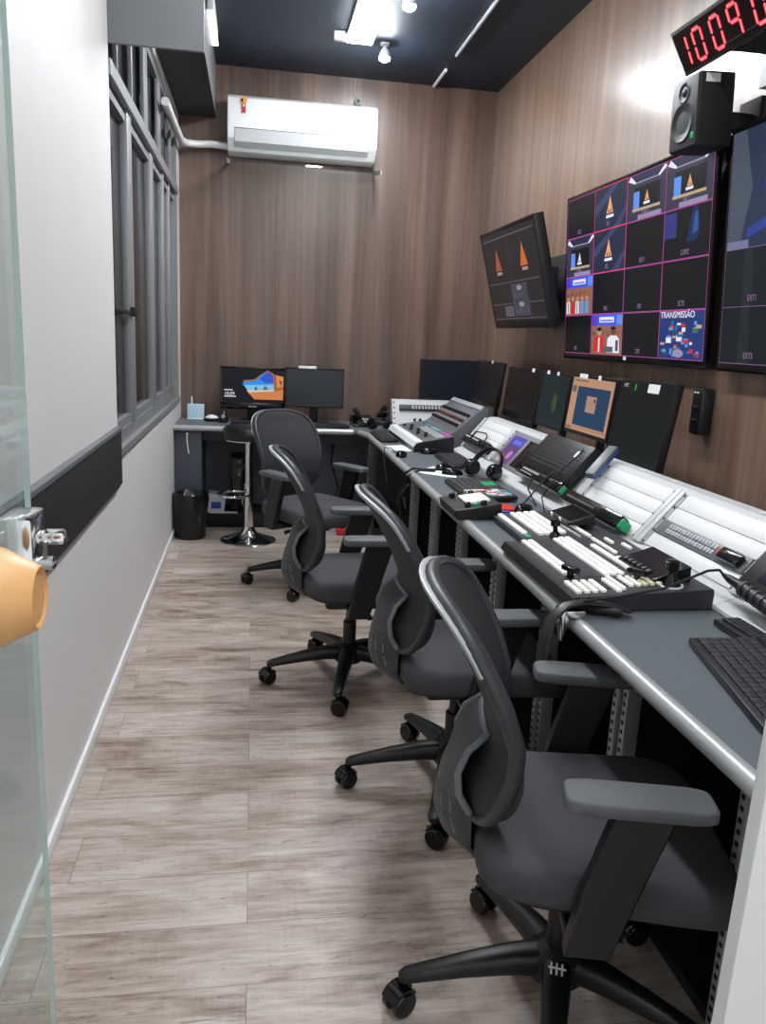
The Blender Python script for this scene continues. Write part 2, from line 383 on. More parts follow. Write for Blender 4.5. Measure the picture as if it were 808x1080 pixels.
# ------------------------------------------------------------------ ceiling things
t = thing('ceiling_lamp', 'long bright white linear lamp fixed along the dark ceiling', 'ceiling lamp', (0.6, 3.7, 3.19))
bx('lamp_housing', M_white, t, 0.535, 0.70, 2.0, 5.36, 3.155, 3.188, 0.004)
bx('lamp_diffuser', M_lamp, t, 0.54, 0.695, 2.01, 5.35, 3.135, 3.156, 0.004)
bx('end_bracket', M_white, t, 0.46, 0.56, 5.31, 5.345, 3.135, 3.187, 0.003)
def spot(x, y, label):
    t = thing('ceiling_spotlight', label, 'spotlight', (x, y, 3.19), 'spotlights beside the linear lamp')
    MB().lathe([(0.03, 3.188), (0.03, 3.175), (0.012, 3.172), (0.012, 3.15)], (x, y, 0), 'z', 18).build('mount', M_lgrey, t)
    MB().lathe([(0.02, 3.155), (0.032, 3.13), (0.036, 3.105)], (x, y, 0), 'z', 20, ).build('lamp_head', M_lgrey, t)
    MB().lathe([(0.034, 3.106), (0.03, 3.092), (0.015, 3.084)], (x, y, 0), 'z', 20).build('bulb', M_spot, t)
spot(0.79, 5.45, 'small bright spotlight beyond the far end of the linear lamp')
spot(0.79, 4.62, 'small bright spotlight beside the linear lamp, cut by the top edge')
t = thing('side_lamp', 'narrow white lamp fixed high beside the grey soffit', 'lamp', (-0.25, 5.2, 3.19))
bx('lamp_housing', M_white, t, -0.268, -0.232, 4.95, 5.5, 3.10, 3.188, 0.004); bx('lamp_diffuser', emis((255, 253, 250), 2.0), t, -0.271, -0.229, 4.96, 5.49, 3.085, 3.105, 0.004)
def conduit(y0, y1, r, m, label):
    tag(MB().tube([(1.262, y0, 3.178), (1.262, (y0 + y1) / 2, 3.178), (1.262, y1, 3.178)], r, 10).build('ceiling_conduit', m, origin=None), label, 'conduit', 'conduit runs on the ceiling')
conduit(3.2, 5.50, 0.011, M_lgrey, 'long thin grey conduit running along the dark ceiling')
conduit(5.80, 6.17, 0.011, M_white, 'short white conduit stub on the ceiling near the back wall')

# ------------------------------------------------------------------ air conditioner and pipe
t = thing('air_conditioner', 'white wall mounted split air conditioner with small red and yellow sticker', 'air conditioner', (0.32, 6.2, 2.6))
prof = [(6.195, 2.965), (6.03, 2.965), (5.985, 2.94), (5.975, 2.75), (5.985, 2.68), (6.06, 2.61), (6.195, 2.60)]
MB().prism(prof, 'x', -0.19, 0.84).build('body', M_white, t, bevel=0.006)
lv = MB(); lv.prism([(5.972, 2.742), (5.966, 2.735), (5.985, 2.662), (6.03, 2.632), (6.035, 2.64), (5.993, 2.668)], 'x', -0.14, 0.78); lv.build('air_louvre', mat('louvre_grey', (196, 198, 200), 0.4), t, bevel=0.002)
MB().prism([(5.9785, 2.748), (5.972, 2.748), (5.972, 2.745), (5.9785, 2.745)], 'x', -0.145, 0.785).build('louvre_gap', M_dgrey, t)
st = MB(frame((-0.105, 5.9738, 2.845), (1, 0, 0), (0, 0.02, 1)))
st.use(M_red); st.f([st.v(p) for p in ((0.012, -0.01, 0.001), (0.024, 0.0, 0.001), (0.037, -0.01, 0.001), (0.037, 0.07, 0.001), (0.012, 0.07, 0.001))])
st.use(M_orange); st.f([st.v((0.025 + 0.022 * math.cos(k * PI / 8), 0.075 + 0.022 * math.sin(k * PI / 8), 0.0016)) for k in range(16)])
st.use(M_blackm); st.f([st.v(p) for p in ((0.005, 0.066, 0.002), (0.02, 0.066, 0.002), (0.02, 0.085, 0.002), (0.005, 0.085, 0.002))])
st.use(M_white); st.f([st.v(p) for p in ((0.019, 0.035, 0.0018), (0.030, 0.035, 0.0018), (0.030, 0.05, 0.0018), (0.019, 0.05, 0.0018))])
build_flat(st, 'sticker', t, False)
d = thing('air_deflector', 'clear acrylic deflector sheet hung under the air conditioner', 'deflector', (0.33, 6.1, 2.5))
MB().prism([(6.12, 2.565), (6.12, 2.572), (5.78, 2.502), (5.78, 2.496)], 'x', -0.19, 0.86).build('acrylic_sheet', M_acryl, d, smooth=0)
for x in (-0.185, 0.845): MB().prism([(6.2, 2.55), (6.2, 2.585), (5.79, 2.51), (5.79, 2.485)], 'x', x, x + 0.008).build('side_bracket', M_lgrey, d)
tag(MB().tube([(XL + 0.03, 5.0, 2.63), (XL + 0.03, 5.6, 2.635), (XL + 0.035, 5.95, 2.635), (XL + 0.06, 6.05, 2.638), (-0.40, 6.10, 2.645), (-0.3, 6.11, 2.655), (-0.19, 6.11, 2.65)], 0.024, 12).build('insulated_pipe', M_white, origin=(XL + 0.03, 6.0, 2.63)), 'white wrapped pipe running from the window to the air conditioner', 'pipe')
t = thing('motion_sensor', 'tiny round sensor with thin wire above the air conditioner', 'sensor', (0.72, 6.2, 3.03))
MB().lathe([(0.028, 6.198), (0.028, 6.17), (0.02, 6.155)], (0.72, 0, 3.03), 'y', 18).build('body', M_lgrey, t)
MB().lathe([(0.017, 6.156), (0.014, 6.15)], (0.72, 0, 3.03), 'y', 16).build('lens', M_gloss, t)
MB().tube([(0.72, 6.19, 3.05), (0.69, 6.192, 3.09), (0.70, 6.192, 3.185)], 0.002, 6).build('wire', M_lgrey, t)

# ------------------------------------------------------------------ monitors and televisions
def panel_M(cx, cy, z0, rz, tilt=0.0, h=0.3, roll=0.0):
    """panel frame: origin bottom centre of the panel, X right for the viewer, Y up the screen, Z to the viewer"""
    B = Matrix.Translation((cx, cy, z0)) @ Matrix.Rotation(rz, 4, 'Z') @ Matrix.Rotation(tilt, 4, 'X') @ Matrix.Rotation(roll, 4, 'Y')
    return B @ Matrix(((1, 0, 0, 0), (0, 0, -1, 0), (0, 1, 0, 0), (0, 0, 0, 1)))
WALLFACE = -PI / 2
S_black = mat('screen_off', (13, 14, 17), 0.22, var=0.05)
def panel(name, label, cat, cx, cy, z0, w, h, rz, tilt=0, th=0.03, bez=0.015, chin=None, case=None, scr=None, group=None, feet=None, root=None, deep=0.0):
    M = panel_M(cx, cy, z0, rz, tilt)
    t = thing(name, label, cat, root or (cx, cy, z0), group)
    case = case or M_black; chin = chin or bez
    mb = MB(M); mb.box(-w / 2, w / 2, 0, h, -th, -0.002, 0.004)
    # raised bezel
    mb.box(-w / 2, w / 2, h - bez, h, -0.004, 0.0, 0.001); mb.box(-w / 2, w / 2, 0, chin, -0.004, 0.0, 0.001); mb.box(-w / 2, -w / 2 + bez, chin, h - bez, -0.004, 0); mb.box(w / 2 - bez, w / 2, chin, h - bez, -0.004, 0)
    if deep: mb.box(-w * 0.32, w * 0.32, h * 0.15, h * 0.7, -th - deep, -th + 0.002, 0.006)
    mb.build('case', case, t)
    S = MB(M); S.box(-w / 2 + bez, w / 2 - bez, chin, h - bez, -0.003, -0.0012); S.build('screen', scr or S_black, t, smooth=0)
    return t, M
def desk_stand(t, M, cx, cy, zdesk, zat, rz, bw=0.22, bd=0.16):
    B = Matrix.Translation((cx, cy, 0)) @ Matrix.Rotation(rz, 4, 'Z')
    n = MB(B); n.box(-0.03, 0.03, 0.032, 0.055, zdesk + 0.008, zat + 0.1, 0.006); n.build('stand_neck', M_black, t)
    n = MB(B); n.box(-bw / 2, bw / 2, 0.045 - bd / 2, 0.045 + bd / 2, zdesk + 0.0005, zdesk + 0.01, 0.004); n.build('stand_base', M_black, t)
def stickers(t, M, h, xs, rows=0.012, m=None):
    for x, w in xs:
        s = MB(M); s.box(x, x + w, h - rows - 0.001, h - 0.001 + 0.008, 0.0002, 0.0012); s.build('sticker', m or M_white, t, smooth=0)

# --- TV art
C_pink = emis((214, 96, 190), 0.8); C_red = emis((235, 70, 110), 0.9); C_dk = emis((15, 19, 22), 0.9); C_navy = emis((38, 46, 72), 0.9); C_navy2 = emis((60, 72, 112), 0.9)
C_or = emis((236, 172, 118), 0.95); C_or2 = emis((216, 112, 52), 0.8); C_wh = emis((236, 236, 246), 0.95); C_lil = emis((168, 156, 196), 0.8); C_blu = emis((60, 90, 235), 1.0)
C_blu2 = emis((96, 150, 240), 0.95); C_pur = emis((96, 60, 200), 0.95); C_skin = emis((196, 150, 130), 0.9); C_rs = emis((214, 44, 48), 0.95); C_bs = emis((110, 150, 210), 0.95)
C_gr = emis((104, 104, 112), 0.8); C_st = emis((60, 60, 78), 0.85); C_lbl = emis((150, 118, 160), 0.8); C_teal = emis((46, 110, 190), 0.9); C_tan = emis((206, 180, 140), 0.85)
def flame(u, v, s, c1, c2):
    return [([(u - 0.11 * s, v), (u + 0.11 * s, v), (u + 0.07 * s, v + 0.14 * s), (u, v + 0.42 * s), (u - 0.07 * s, v + 0.12 * s)], c1),
            ([(u - 0.05 * s, v + 0.02), (u - 0.01 * s, v + 0.02), (u - 0.03 * s, v + 0.12 * s)], c2), ([(u + 0.02 * s, v + 0.02), (u + 0.06 * s, v + 0.02), (u + 0.04 * s, v + 0.12 * s)], c2)]
def tile_logo():
    return [(R4(0, 0, 1, 1), C_navy), ([(0.0, 0.35), (0.0, 0.6), (0.55, 1), (0.75, 1)], C_navy2), ([(0.6, 0), (0.8, 0), (1, 0.35), (1, 0.5)], C_navy2)] + flame(0.47, 0.36, 1.0, C_or, C_navy) + [(R4(0.36, 0.25, 0.60, 0.32), C_wh)]
def tile_studio(x):
    return [(R4(0, 0, 1, 1), C_st), ([(0.06, 1), (0.94, 1), (0.8, 0.8), (0.2, 0.8)], C_navy), ([(0.0, 0.9), (0.06, 1), (0.22, 0.82), (0.18, 0.80)], C_wh), ([(0.94, 1), (1, 0.94), (0.82, 0.8), (0.78, 0.82)], C_wh), (R4(0.2, 0.8, 0.8, 0.83), C_lil),
            (R4(0.18, 0.25, 0.84, 0.72), C_dk), (R4(0.16, 0.25, 0.32, 0.62), C_blu2), (R4(0.14, 0.19, 0.86, 0.25), C_tan)] + flame(x, 0.38, 0.55, C_or if x > 0.5 else C_wh, C_dk) + [(R4(x - 0.08, 0.30, x + 0.08, 0.36), C_wh), (R4(0.3, 0, 0.9, 0.1), C_lil)]
def tile_black(): return [(R4(0, 0, 1, 1), C_dk)]
def tile_blue(): return [(R4(0, 0, 1, 1), C_dk), (R4(0, 0.45, 0.27, 0.95), emis((52, 56, 130), 0.9)), ([(0.5, 0.3), (0.72, 0.32), (0.78, 0.6), (0.7, 1), (0.62, 1)], emis((22, 46, 92), 0.9)), ([(0.62, 0.45), (0.74, 0.5), (0.72, 0.9), (0.66, 0.85)], emis((52, 90, 160), 0.9))]
def tile_match(two):
    rr = random.Random(3 + two)
    L = [(R4(0, 0, 1, 1), emis((150, 106, 84), 0.9)), (R4(0, 0.72, 1, 1), C_blu), (R4(0, 0.72, 0.16, 1), C_pur), (R4(0.82, 0.74, 0.99, 0.98), C_blu2), (R4(0.26, 0.80, 0.74, 0.94), C_wh), (R4(0.30, 0.83, 0.70, 0.865), C_blu)]
    for k in range(6): L.append((disc(0.08 + 0.16 * k, 0.55 + rr.uniform(-.06, .06), 0.05, 0.06, 8), emis((110 + 12 * k, 84, 70), 0.9)))
    if two:
        L += [([(0.08, 0.05), (0.45, 0.05), (0.43, 0.4), (0.36, 0.47), (0.2, 0.47), (0.1, 0.4)], C_rs), (disc(0.28, 0.56, 0.08, 0.1), C_skin), (disc(0.28, 0.63, 0.08, 0.05), C_dk), (R4(0.25, 0.05, 0.3, 0.42), C_wh),
              ([(0.54, 0.05), (0.94, 0.05), (0.92, 0.4), (0.84, 0.48), (0.66, 0.48), (0.56, 0.4)], C_wh), (disc(0.74, 0.58, 0.08, 0.1), emis((110, 74, 60), 0.9)), (disc(0.74, 0.66, 0.08, 0.04), C_dk), (R4(0.82, 0.1, 0.9, 0.36), C_navy2), (R4(0.42, 0.06, 0.74, 0.2), C_gr)]
    else:
        for k in range(5):
            u = 0.1 + 0.18 * k; c = [C_wh, C_rs, C_wh, C_bs, C_bs][k]
            L += [([(u - 0.07, 0.03), (u + 0.07, 0.03), (u + 0.06, 0.36), (u - 0.06, 0.36)], c), (disc(u, 0.43, 0.04, 0.06, 8), C_skin)]
            if k in (0, 2): L.append((R4(u - 0.015, 0.04, u + 0.015, 0.34), C_dk))
    return L
def tile_collage():
    rr = random.Random(11); L = [(R4(0, 0, 1, 1), emis((36, 60, 120), 0.9))]
    for k in range(46):
        u, v = rr.uniform(0.02, 0.85), rr.uniform(0.04, 0.72); L.append((R4(u, v, u + rr.uniform(.05, .14), v + rr.uniform(.04, .12)), rr.choice([C_teal, C_blu2, emis((80, 170, 200), .9), C_wh, C_rs, emis((60, 120, 90), .9), C_navy2, C_tan])))
    L.append((disc(0.48, 0.12, 0.12, 0.09), C_lil)); return L
tilesA = [[tile_black(), tile_logo(), tile_studio(0.52), tile_studio(0.51)], [tile_studio(0.49), tile_logo(), tile_black(), tile_blue()], [tile_match(0), tile_black(), tile_black(), tile_black()], [tile_black(), tile_match(1), tile_black(), tile_collage()]]
namesA = [['MZ2', 'BG', 'CAM3', 'MC1'], ['CAM1', 'BG', 'SK71', 'CAM2'], ['', 'IMG', 'FX1', 'SC72'], ['M2', '', 'CP3', '']]
TVW, TVH = 1.45, 0.83
def wall_tv(cy, label):
    t, M = panel('wall_television', label, 'television', 1.70, cy, 1.335, TVW, TVH, WALLFACE, 0.07, th=0.05, bez=0.018, chin=0.03, root=(1.74, cy, 1.33), deep=0.02, group='large multiview televisions on the right wall', case=M_gloss)
    bx('wall_bracket', M_blackm, t, 1.70, 1.748, cy - 0.25, cy + 0.25, 1.55, 1.95)
    return t, M
tvA, MA = wall_tv(3.60, 'large wall television showing sixteen small pictures on a pink grid')
sw, sh = TVW - 0.036, TVH - 0.048
for r in range(4):
    for c in range(4):
        w, h = sw / 4, sh / 4; x0 = -sw / 2 + c * w; y0 = 0.030 + (3 - r) * h
        T = MA @ Matrix.Translation((x0 + 0.003, y0 + 0.003, 0.0)); red = c == 1 and r < 2
        if red: T2 = MA @ Matrix.Translation((x0, y0, -0.0009))
        art('picture_tile', T, w - 0.006, h - 0.006, tilesA[r][c], tvA, step=0.00012)
        if namesA[r][c]: text(namesA[r][c], 0.03, MA @ Matrix.Translation((x0 + w * 0.40, y0 + 0.016, 0.0024)), C_lbl, tvA, 'tile_caption', sx=0.8)
        if (r, c) == (3, 3): text('TRANSMISSÃO', 0.036, MA @ Matrix.Translation((x0 + 0.014, y0 + h * 0.85, 0.0062)), C_wh, tvA, 'tile_heading', sx=1.15)
        g = MB(T)
        g.use(C_red if red else C_pink); e = 0.004 if red else 0.0022
        for q in (R4(-e, -e, w - 0.006 + e, 0), R4(-e, h - 0.006, w - 0.006 + e, h - 0.006 + e), R4(-e, 0, 0, h - 0.006), R4(w - 0.006, 0, w - 0.006 + e, h - 0.006)): g.f([g.v((u, v, 0.0026 if red else 0.0022)) for u, v in q])
        build_flat(g, 'grid_border', tvA, False)
stickers(tvA, MA @ Matrix.Translation((0, -TVH + 0.025, 0)), TVH, [(0.02, 0.03)])
tvB, MB2 = wall_tv(2.075, 'second large wall television nearest the camera, cut off by the right edge')
lay = [(0, 0.5, 1, 1, [(R4(0, 0, 1, 1), emis((40, 52, 78), 0.9)), ([(0.0, 0.0), (0.05, 0.0), (0.09, 0.5), (0.05, 1), (0.0, 1)], emis((74, 84, 100), 0.9)), ([(0.08, 0.08), (0.5, 0.45), (0.5, 0.6), (0.08, 0.16)], emis((46, 66, 150), 0.9)), ([(0.1, 0.5), (0.6, 0.8), (0.4, 0.3)], emis((38, 50, 106), .9)), (R4(0, 0, 0.09, 0.07), emis((120, 120, 160), .9))], '')]
for r in range(2):
    for c in range(4): lay.append((c / 4, 0.25 * (1 - r), c / 4 + 0.25, 0.25 * (2 - r), [(R4(0, 0, 1, 1), emis((22, 30, 34), 0.9)), ([(0.3, 0), (0.5, 0), (0.45, 1), (0.32, 1)], emis((32, 42, 46), 0.9))], ['EXT1', 'EXT2', 'EXT3', 'EXT4'][c] if r == 0 else ['EXT5', 'EXT6', 'EXT7', 'EXT8'][c]))
for u0, v0, u1, v1, sh_, nm in lay:
    w, h = (u1 - u0) * sw, (v1 - v0) * sh; x0, y0 = -sw / 2 + u0 * sw, 0.03 + v0 * sh
    T = MB2 @ Matrix.Translation((x0 + 0.002, y0 + 0.002, 0))
    art('picture_tile', T, w - 0.004, h - 0.004, sh_, tvB, step=0.00015)
    if nm: text(nm, 0.03, MB2 @ Matrix.Translation((x0 + w * 0.42, y0 + 0.02, 0.0024)), C_lbl, tvB, 'tile_caption', sx=0.8)
    g = MB(T); g.use(C_lbl)
    for q in (R4(-.002, -.002, w, 0), R4(-.002, 0, 0, h - .004)): g.f([g.v((u, v, 0.0022)) for u, v in q])
    build_flat(g, 'grid_border', tvB, False)
# tilted monitor further down the wall
tvC, MC = panel('wall_monitor', 'black wall monitor tilted down on an arm, showing two orange flames', 'monitor', 1.558, 4.68, 1.49, 1.0, 0.585, WALLFACE, 0.261, th=0.06, bez=0.022, chin=0.045, root=(1.75, 4.68, 1.5))
C2 = emis((40, 38, 40), 0.8); C3 = emis((96, 92, 100), 0.8); C4 = emis((70, 70, 84), 0.8)
W3, H3 = 1.0 - 0.044, 0.585 - 0.067
shapes = [(R4(0, 0, 1, 1), C2), (R4(0.02, 0.93, 0.98, 0.945), C3), (R4(0.02, 0.43, 0.98, 0.44), C3), (R4(0.02, 0.19, 0.98, 0.2), C3), (R4(0.02, 0.02, 0.98, 0.03), C3), (R4(0.5, 0.44, 0.504, 0.94), C3), (R4(0.25, 0.03, 0.253, 0.43), C3), (R4(0.75, 0.03, 0.753, 0.43), C3)]
for k, x in enumerate((0.27, 0.76)):
    shapes += [([(x - 0.07, 0.58), (x + 0.06, 0.58), (x, 0.83)], C_or2 if k else emis((176, 84, 56), 0.8)), (R4(x - 0.05, 0.53, x + 0.05, 0.565), emis((170, 150, 150), 0.8))]
rr = random.Random(5)
for y0 in (0.05, 0.23):
    shapes.append((R4(0.45, y0, 0.74, y0 + 0.18), C4)); shapes.append((disc(0.6, y0 + 0.13, 0.05, 0.03, 10), emis((150, 146, 160), .8)))
    for k in range(9): shapes.append((R4(0.47 + 0.03 * k, y0 + 0.03, 0.482 + 0.03 * k, y0 + 0.03 + rr.uniform(.01, .06)), C3))
shapes.append((R4(0.27, 0.05, 0.44, 0.17), C3))
art('screen_picture', MC @ Matrix.Translation((-W3 / 2, 0.045, -0.0008)), W3, H3, shapes, tvC, step=0.00012)
a = MB(); a.box(1.56, 1.748, 4.55, 4.81, 1.62, 1.84, 0.01); a.box(1.71, 1.748, 4.45, 4.91, 1.55, 1.9, 0.004); a.build('wall_arm', M_blackm, tvC)

# studio loudspeaker
t = thing('studio_speaker', 'black studio loudspeaker with green lamp fixed high above the big television', 'loudspeaker', (1.6, 2.87, 2.1))
SM = Matrix.Translation((1.50, 2.88, 2.22)) @ Matrix.Rotation(-PI / 2 + 0.06, 4, 'Z') @ Matrix.Rotation(0.06, 4, 'X')
MB(SM).box(-0.085, 0.085, 0, 0.135, -0.12, 0.12, 0.006).build('cabinet', M_blackm, t)
s = MB(SM); s.box(-0.08, 0.08, -0.006, 0.001, -0.115, 0.115, 0.004); s.build('baffle', M_dgrey, t)
s = MB(SM @ Matrix.Rotation(PI / 2, 4, 'X') @ Matrix.Translation((0, -0.03, 0)))
s.lathe([(0.066, 0.006), (0.062, 0.012), (0.054, 0.010), (0.02, 0.002), (0.0, 0.006)], n=28, cap=False); s.build('woofer_cone', M_black, t)
s = MB(SM @ Matrix.Rotation(PI / 2, 4, 'X') @ Matrix.Translation((0, 0.068, 0)))
s.lathe([(0.036, 0.006), (0.03, 0.010), (0.014, 0.004), (0.012, 0.010), (0.0, 0.013)], n=24, cap=False); s.build('tweeter', M_black, t)
MB(SM).box(0.055, 0.07, -0.009, -0.005, -0.09, -0.07, 0.002).build('power_lamp', emis((40, 190, 110), 0.8), t)
MB(SM).box(0.0852, 0.0862, 0.02, 0.075, 0.085, 0.112).build('sticker', M_white, t)
s = MB(); s.box(1.64, 1.748, 2.83, 2.88, 2.17, 2.23, 0.005); s.box(1.73, 1.748, 2.79, 2.92, 2.12, 2.28, 0.003); s.build('wall_mount', M_blackm, t)

# LED clock
t = thing('digital_clock', 'black digital clock with glowing red digits, tilted down high on the right wall', 'clock', (1.6, 2.4, 2.5))
ct = math.atan2(0.075, 0.125); CM = Matrix.Translation((1.50, 2.92, 2.348)) @ Matrix.Rotation(WALLFACE, 4, 'Z') @ Matrix.Rotation(-0.0, 4, 'X')
# face plane: X along -y, Y up and outwards, Z to the room
FM = frame((1.505, 2.915, 2.35), (0, -1, 0), (-0.075, 0, 0.125))
CW, CH = 0.64, 0.152
MB(FM).box(0, CW, 0, CH, -0.05, 0, 0.004).build('case', M_black, t)
MB(FM).box(0.012, CW - 0.012, 0.012, CH - 0.012, -0.001, 0.001).build('front_filter', mat('red_black_filter', (22, 6, 8), 0.2, var=0.02), t, smooth=0)
SEG = {'0': 'abcdef', '1': 'bc', '9': 'abcfg', '4': 'bcfg'}
def digit(ch, x):
    w, h, q, sl = 0.050, 0.096, 0.0065, 0.10
    Y0 = 0.024
    def P(u, v): return (x + u * w + sl * v * h, Y0 + v * h)
    segs = {'a': [(0.12, 1), (0.88, 1)], 'd': [(0.12, 0), (0.88, 0)], 'g': [(0.12, .5), (0.88, .5)], 'f': [(0, .55), (0, .95)], 'b': [(1, .55), (1, .95)], 'e': [(0, .05), (0, .45)], 'c': [(1, .05), (1, .45)]}
    mb = MB(FM)
    for sname in SEG[ch]:
        (a, b), (c, d) = segs[sname]; A = Vector(P(a, b)); B = Vector(P(c, d)); n = Vector((-(B - A).y, (B - A).x)).normalized(); dd = (B - A).normalized() * q * 0.6
        for rad, m, z in ((q, M_led, 0.0016), (q * 0.5, M_ledc, 0.0022)):
            mb.use(m); k = rad
            mb.f([mb.v((p.x, p.y, z)) for p in (A - dd * 0.6, A + n * k + dd * .4, B + n * k - dd * .4, B + dd * .6, B - n * k - dd * .4, A - n * k + dd * .4)])
    build_flat(mb, 'digit', t, False)
for i, ch in enumerate('100900'): digit(ch, (0.018, 0.112, 0.218, 0.318, 0.442, 0.545)[i])
MB().prism([(1.49, 2.372), (1.748, 2.375), (1.748, 2.56), (1.50, 2.50)], 'y', 2.38, 2.70).build('wall_mount', M_blackm, t)
bx('wall_mount_arm', M_lgrey, t, 1.72, 1.748, 2.74, 2.80, 2.30, 2.52)

# small black unit behind the last monitor
t = thing('black_wall_unit', 'small black box on the wood wall right of the dark green monitor', 'wall unit', (1.72, 2.85, 1.08))
bx('housing', M_black, t, 1.69, 1.748, 2.855, 2.93, 1.085, 1.265, 0.012)
for z in (1.14, 1.19): bx('slot', M_dgrey, t, 1.687, 1.692, 2.868, 2.918, z, z + 0.006)
bx('status_lamp', emis((230, 235, 240), 0.8), t, 1.687, 1.692, 2.88, 2.888, 1.245, 1.25); bx('status_lamp', emis((230, 235, 240), 0.8), t, 1.687, 1.692, 2.90, 2.908, 1.245, 1.25)

# ------------------------------------------------------------------ desks
DZ = 0.755
def nose(mb, pts, r=0.02):
    mb.tube(pts, r, 12, flat=(1, 1))
t = thing('back_desk', 'slate grey desk along the back wall with a rounded grey front edge', 'desk', (0.1, 5.9, 0))
w = MB(); w.box(XL + 0.002, 1.72, 5.60, 6.195, 0.722, DZ, 0.002); w.build('worktop', M_desk, t)
w = MB(); nose(w, [(XL + 0.003, 5.60, 0.7375), (0.2, 5.60, 0.7375), (0.70, 5.60, 0.7375)]); w.build('edge_profile', M_alu, t)
bx('side_pedestal', M_deskpanel, t, XL + 0.003, -0.345, 5.63, 6.19, 0.03, 0.722, 0.003)
bx('back_panel', mat('desk_back_panel', (92, 98, 106), 0.5), t, -0.345, 1.70, 6.14, 6.16, 0.10, 0.722)
bx('front_rail', M_deskpanel, t, -0.345, 0.70, 5.80, 5.82, 0.63, 0.722)
bx('plinth', M_blackm, t, XL + 0.02, 1.0, 5.78, 6.13, 0.0, 0.10, 0.003)

CY0, CY1 = 0.70, 5.60
BAYS = [5.2, 4.63, 4.065, 3.50, 2.93, 2.36, 1.80, 1.24, 0.70]
t = thing('console_desk', 'long slate console desk along the right wall with rounded silver front edge', 'desk', (1.25, 3.1, 0))
w = MB(); w.prism([(0.785, CY0), (1.72, CY0), (1.72, 5.598), (0.735, 5.598), (0.785, 5.38)], 'z', 0.722, DZ); w.build('worktop', M_desk, t, smooth=0, bevel=0.002)
w = MB(); nose(w, [(0.787, CY0, 0.7375), (0.787, 2.0, 0.7375), (0.787, 4.0, 0.7375), (0.787, 5.37, 0.7375), (0.742, 5.575, 0.7375)]); w.build('edge_profile', M_alu, t)
bx('back_panel', M_blackm, t, 1.50, 1.52, CY0, 5.55, 0.02, 0.722)
bx('floor_panel', M_blackm, t, 0.97, 1.50, CY0, 5.4, 0.0, 0.03)
for yb in BAYS[1:]:
    p = bx('bay_partition', M_blackm, t, 0.965, 1.50, yb - 0.012, yb + 0.012, 0.03, 0.722)
    for dy in (-0.040, 0.014):
        q = bx('rack_rail', M_alu, t, 0.945, 0.985, yb + dy, yb + dy + 0.026, 0.03, 0.715, 0.002)
        h = MB()
        for k in range(26): h.box(0.9435, 0.946, yb + dy + 0.008, yb + dy + 0.018, 0.05 + 0.0255 * k, 0.060 + 0.0255 * k)
        h.build('rail_holes', M_blackm, q, smooth=0)
bx('desk_leg', M_mgrey, t, 0.79, 0.85, 5.42, 5.48, 0, 0.722, 0.004)
bx('desk_end_panel', M_deskpanel, t, 0.83, 1.70, CY0, CY0 + 0.02, 0, 0.722)
# items in the shade under the desks
t = thing('computer_tower', 'black computer tower standing under the back desk', 'computer', (-0.06, 5.92, 0.1))
bx('case', M_black, t, -0.155, -0.02, 5.86, 6.12, 0.10, 0.50, 0.006); bx('front_panel', M_gloss, t, -0.145, -0.03, 5.852, 5.861, 0.11, 0.49, 0.004)
bx('drive_bay', M_dgrey, t, -0.135, -0.04, 5.848, 5.853, 0.42, 0.46, 0.002); bx('power_button', M_lgrey, t, -0.10, -0.08, 5.848, 5.853, 0.37, 0.385, 0.002)
t = thing('paper_box', 'small open carton with blue print on the shelf beside the bin', 'box', (-0.27, 5.88, 0.1))
MB().prism([(-0.32, 0.10), (-0.20, 0.10), (-0.185, 0.22), (-0.31, 0.24)], 'y', 5.84, 5.98).build('carton', M_paper, t)
bx('label', M_blue, t, -0.29, -0.22, 5.836, 5.841, 0.125, 0.175); bx('sheet', M_white, t, -0.30, -0.10, 5.79, 5.84, 0.101, 0.106)
t = thing('red_power_strip', 'red plastic item on the floor under the desk corner', 'power strip', (0.72, 5.6, 0))
bx('body', mat('red_plastic', (190, 34, 50), 0.35), t, 0.60, 0.80, 5.54, 5.60, 0.0, 0.05, 0.012)
for k in range(3): MB().lathe([(0.016, 0.049), (0.016, 0.052)], (0.64 + 0.05 * k, 5.57, 0), 'z', 12).build('socket', M_blackm, t)
t = tag(MB().tube([(0.62, 6.1, 0.6), (0.60, 6.08, 0.45), (0.66, 6.05, 0.25), (0.60, 5.95, 0.14), (0.52, 5.72, 0.02), (0.45, 5.65, 0.008)], 0.006, 8).build('power_cable', M_blackm, origin=(0.45, 5.65, 0)), 'black cable hanging down under the back desk', 'cable', 'loose black cables')
t = tag(MB().tube([(0.9, 6.1, 0.62), (0.92, 6.05, 0.4), (0.86, 5.98, 0.22), (0.80, 5.8, 0.03), (0.62, 5.68, 0.008)], 0.006, 8).build('power_cable', M_blackm, origin=(0.62, 5.68, 0)), 'black cable trailing to the red strip under the desk corner', 'cable', 'loose black cables')
for i, (y, x, lb) in enumerate(((4.0, 0.70, 'tangle of black cable hanging over the console edge by the far paper'), )):
    c = MB()
    c.tube([(0.92, y - 0.10, 0.762), (0.85, y - 0.12, 0.765), (0.79, y - 0.13, 0.77), (0.755, y - 0.10, 0.74), (0.75, y - 0.04, 0.62), (0.77, y, 0.45)], 0.006, 8)
    c.tube([(0.90, y - 0.14, 0.762), (0.82, y - 0.16, 0.768), (0.755, y - 0.18, 0.74), (0.742, y - 0.14, 0.66), (0.75, y - 0.2, 0.58)], 0.006, 8)
    c.tube([(0.755, y - 0.20, 0.70), (0.735, y - 0.15, 0.64), (0.74, y - 0.05, 0.60), (0.76, y + 0.05, 0.55)], 0.008, 8)
    tag(c.build('cable_bundle', M_blackm, origin=(0.76, y, 0.6)), lb, 'cable')

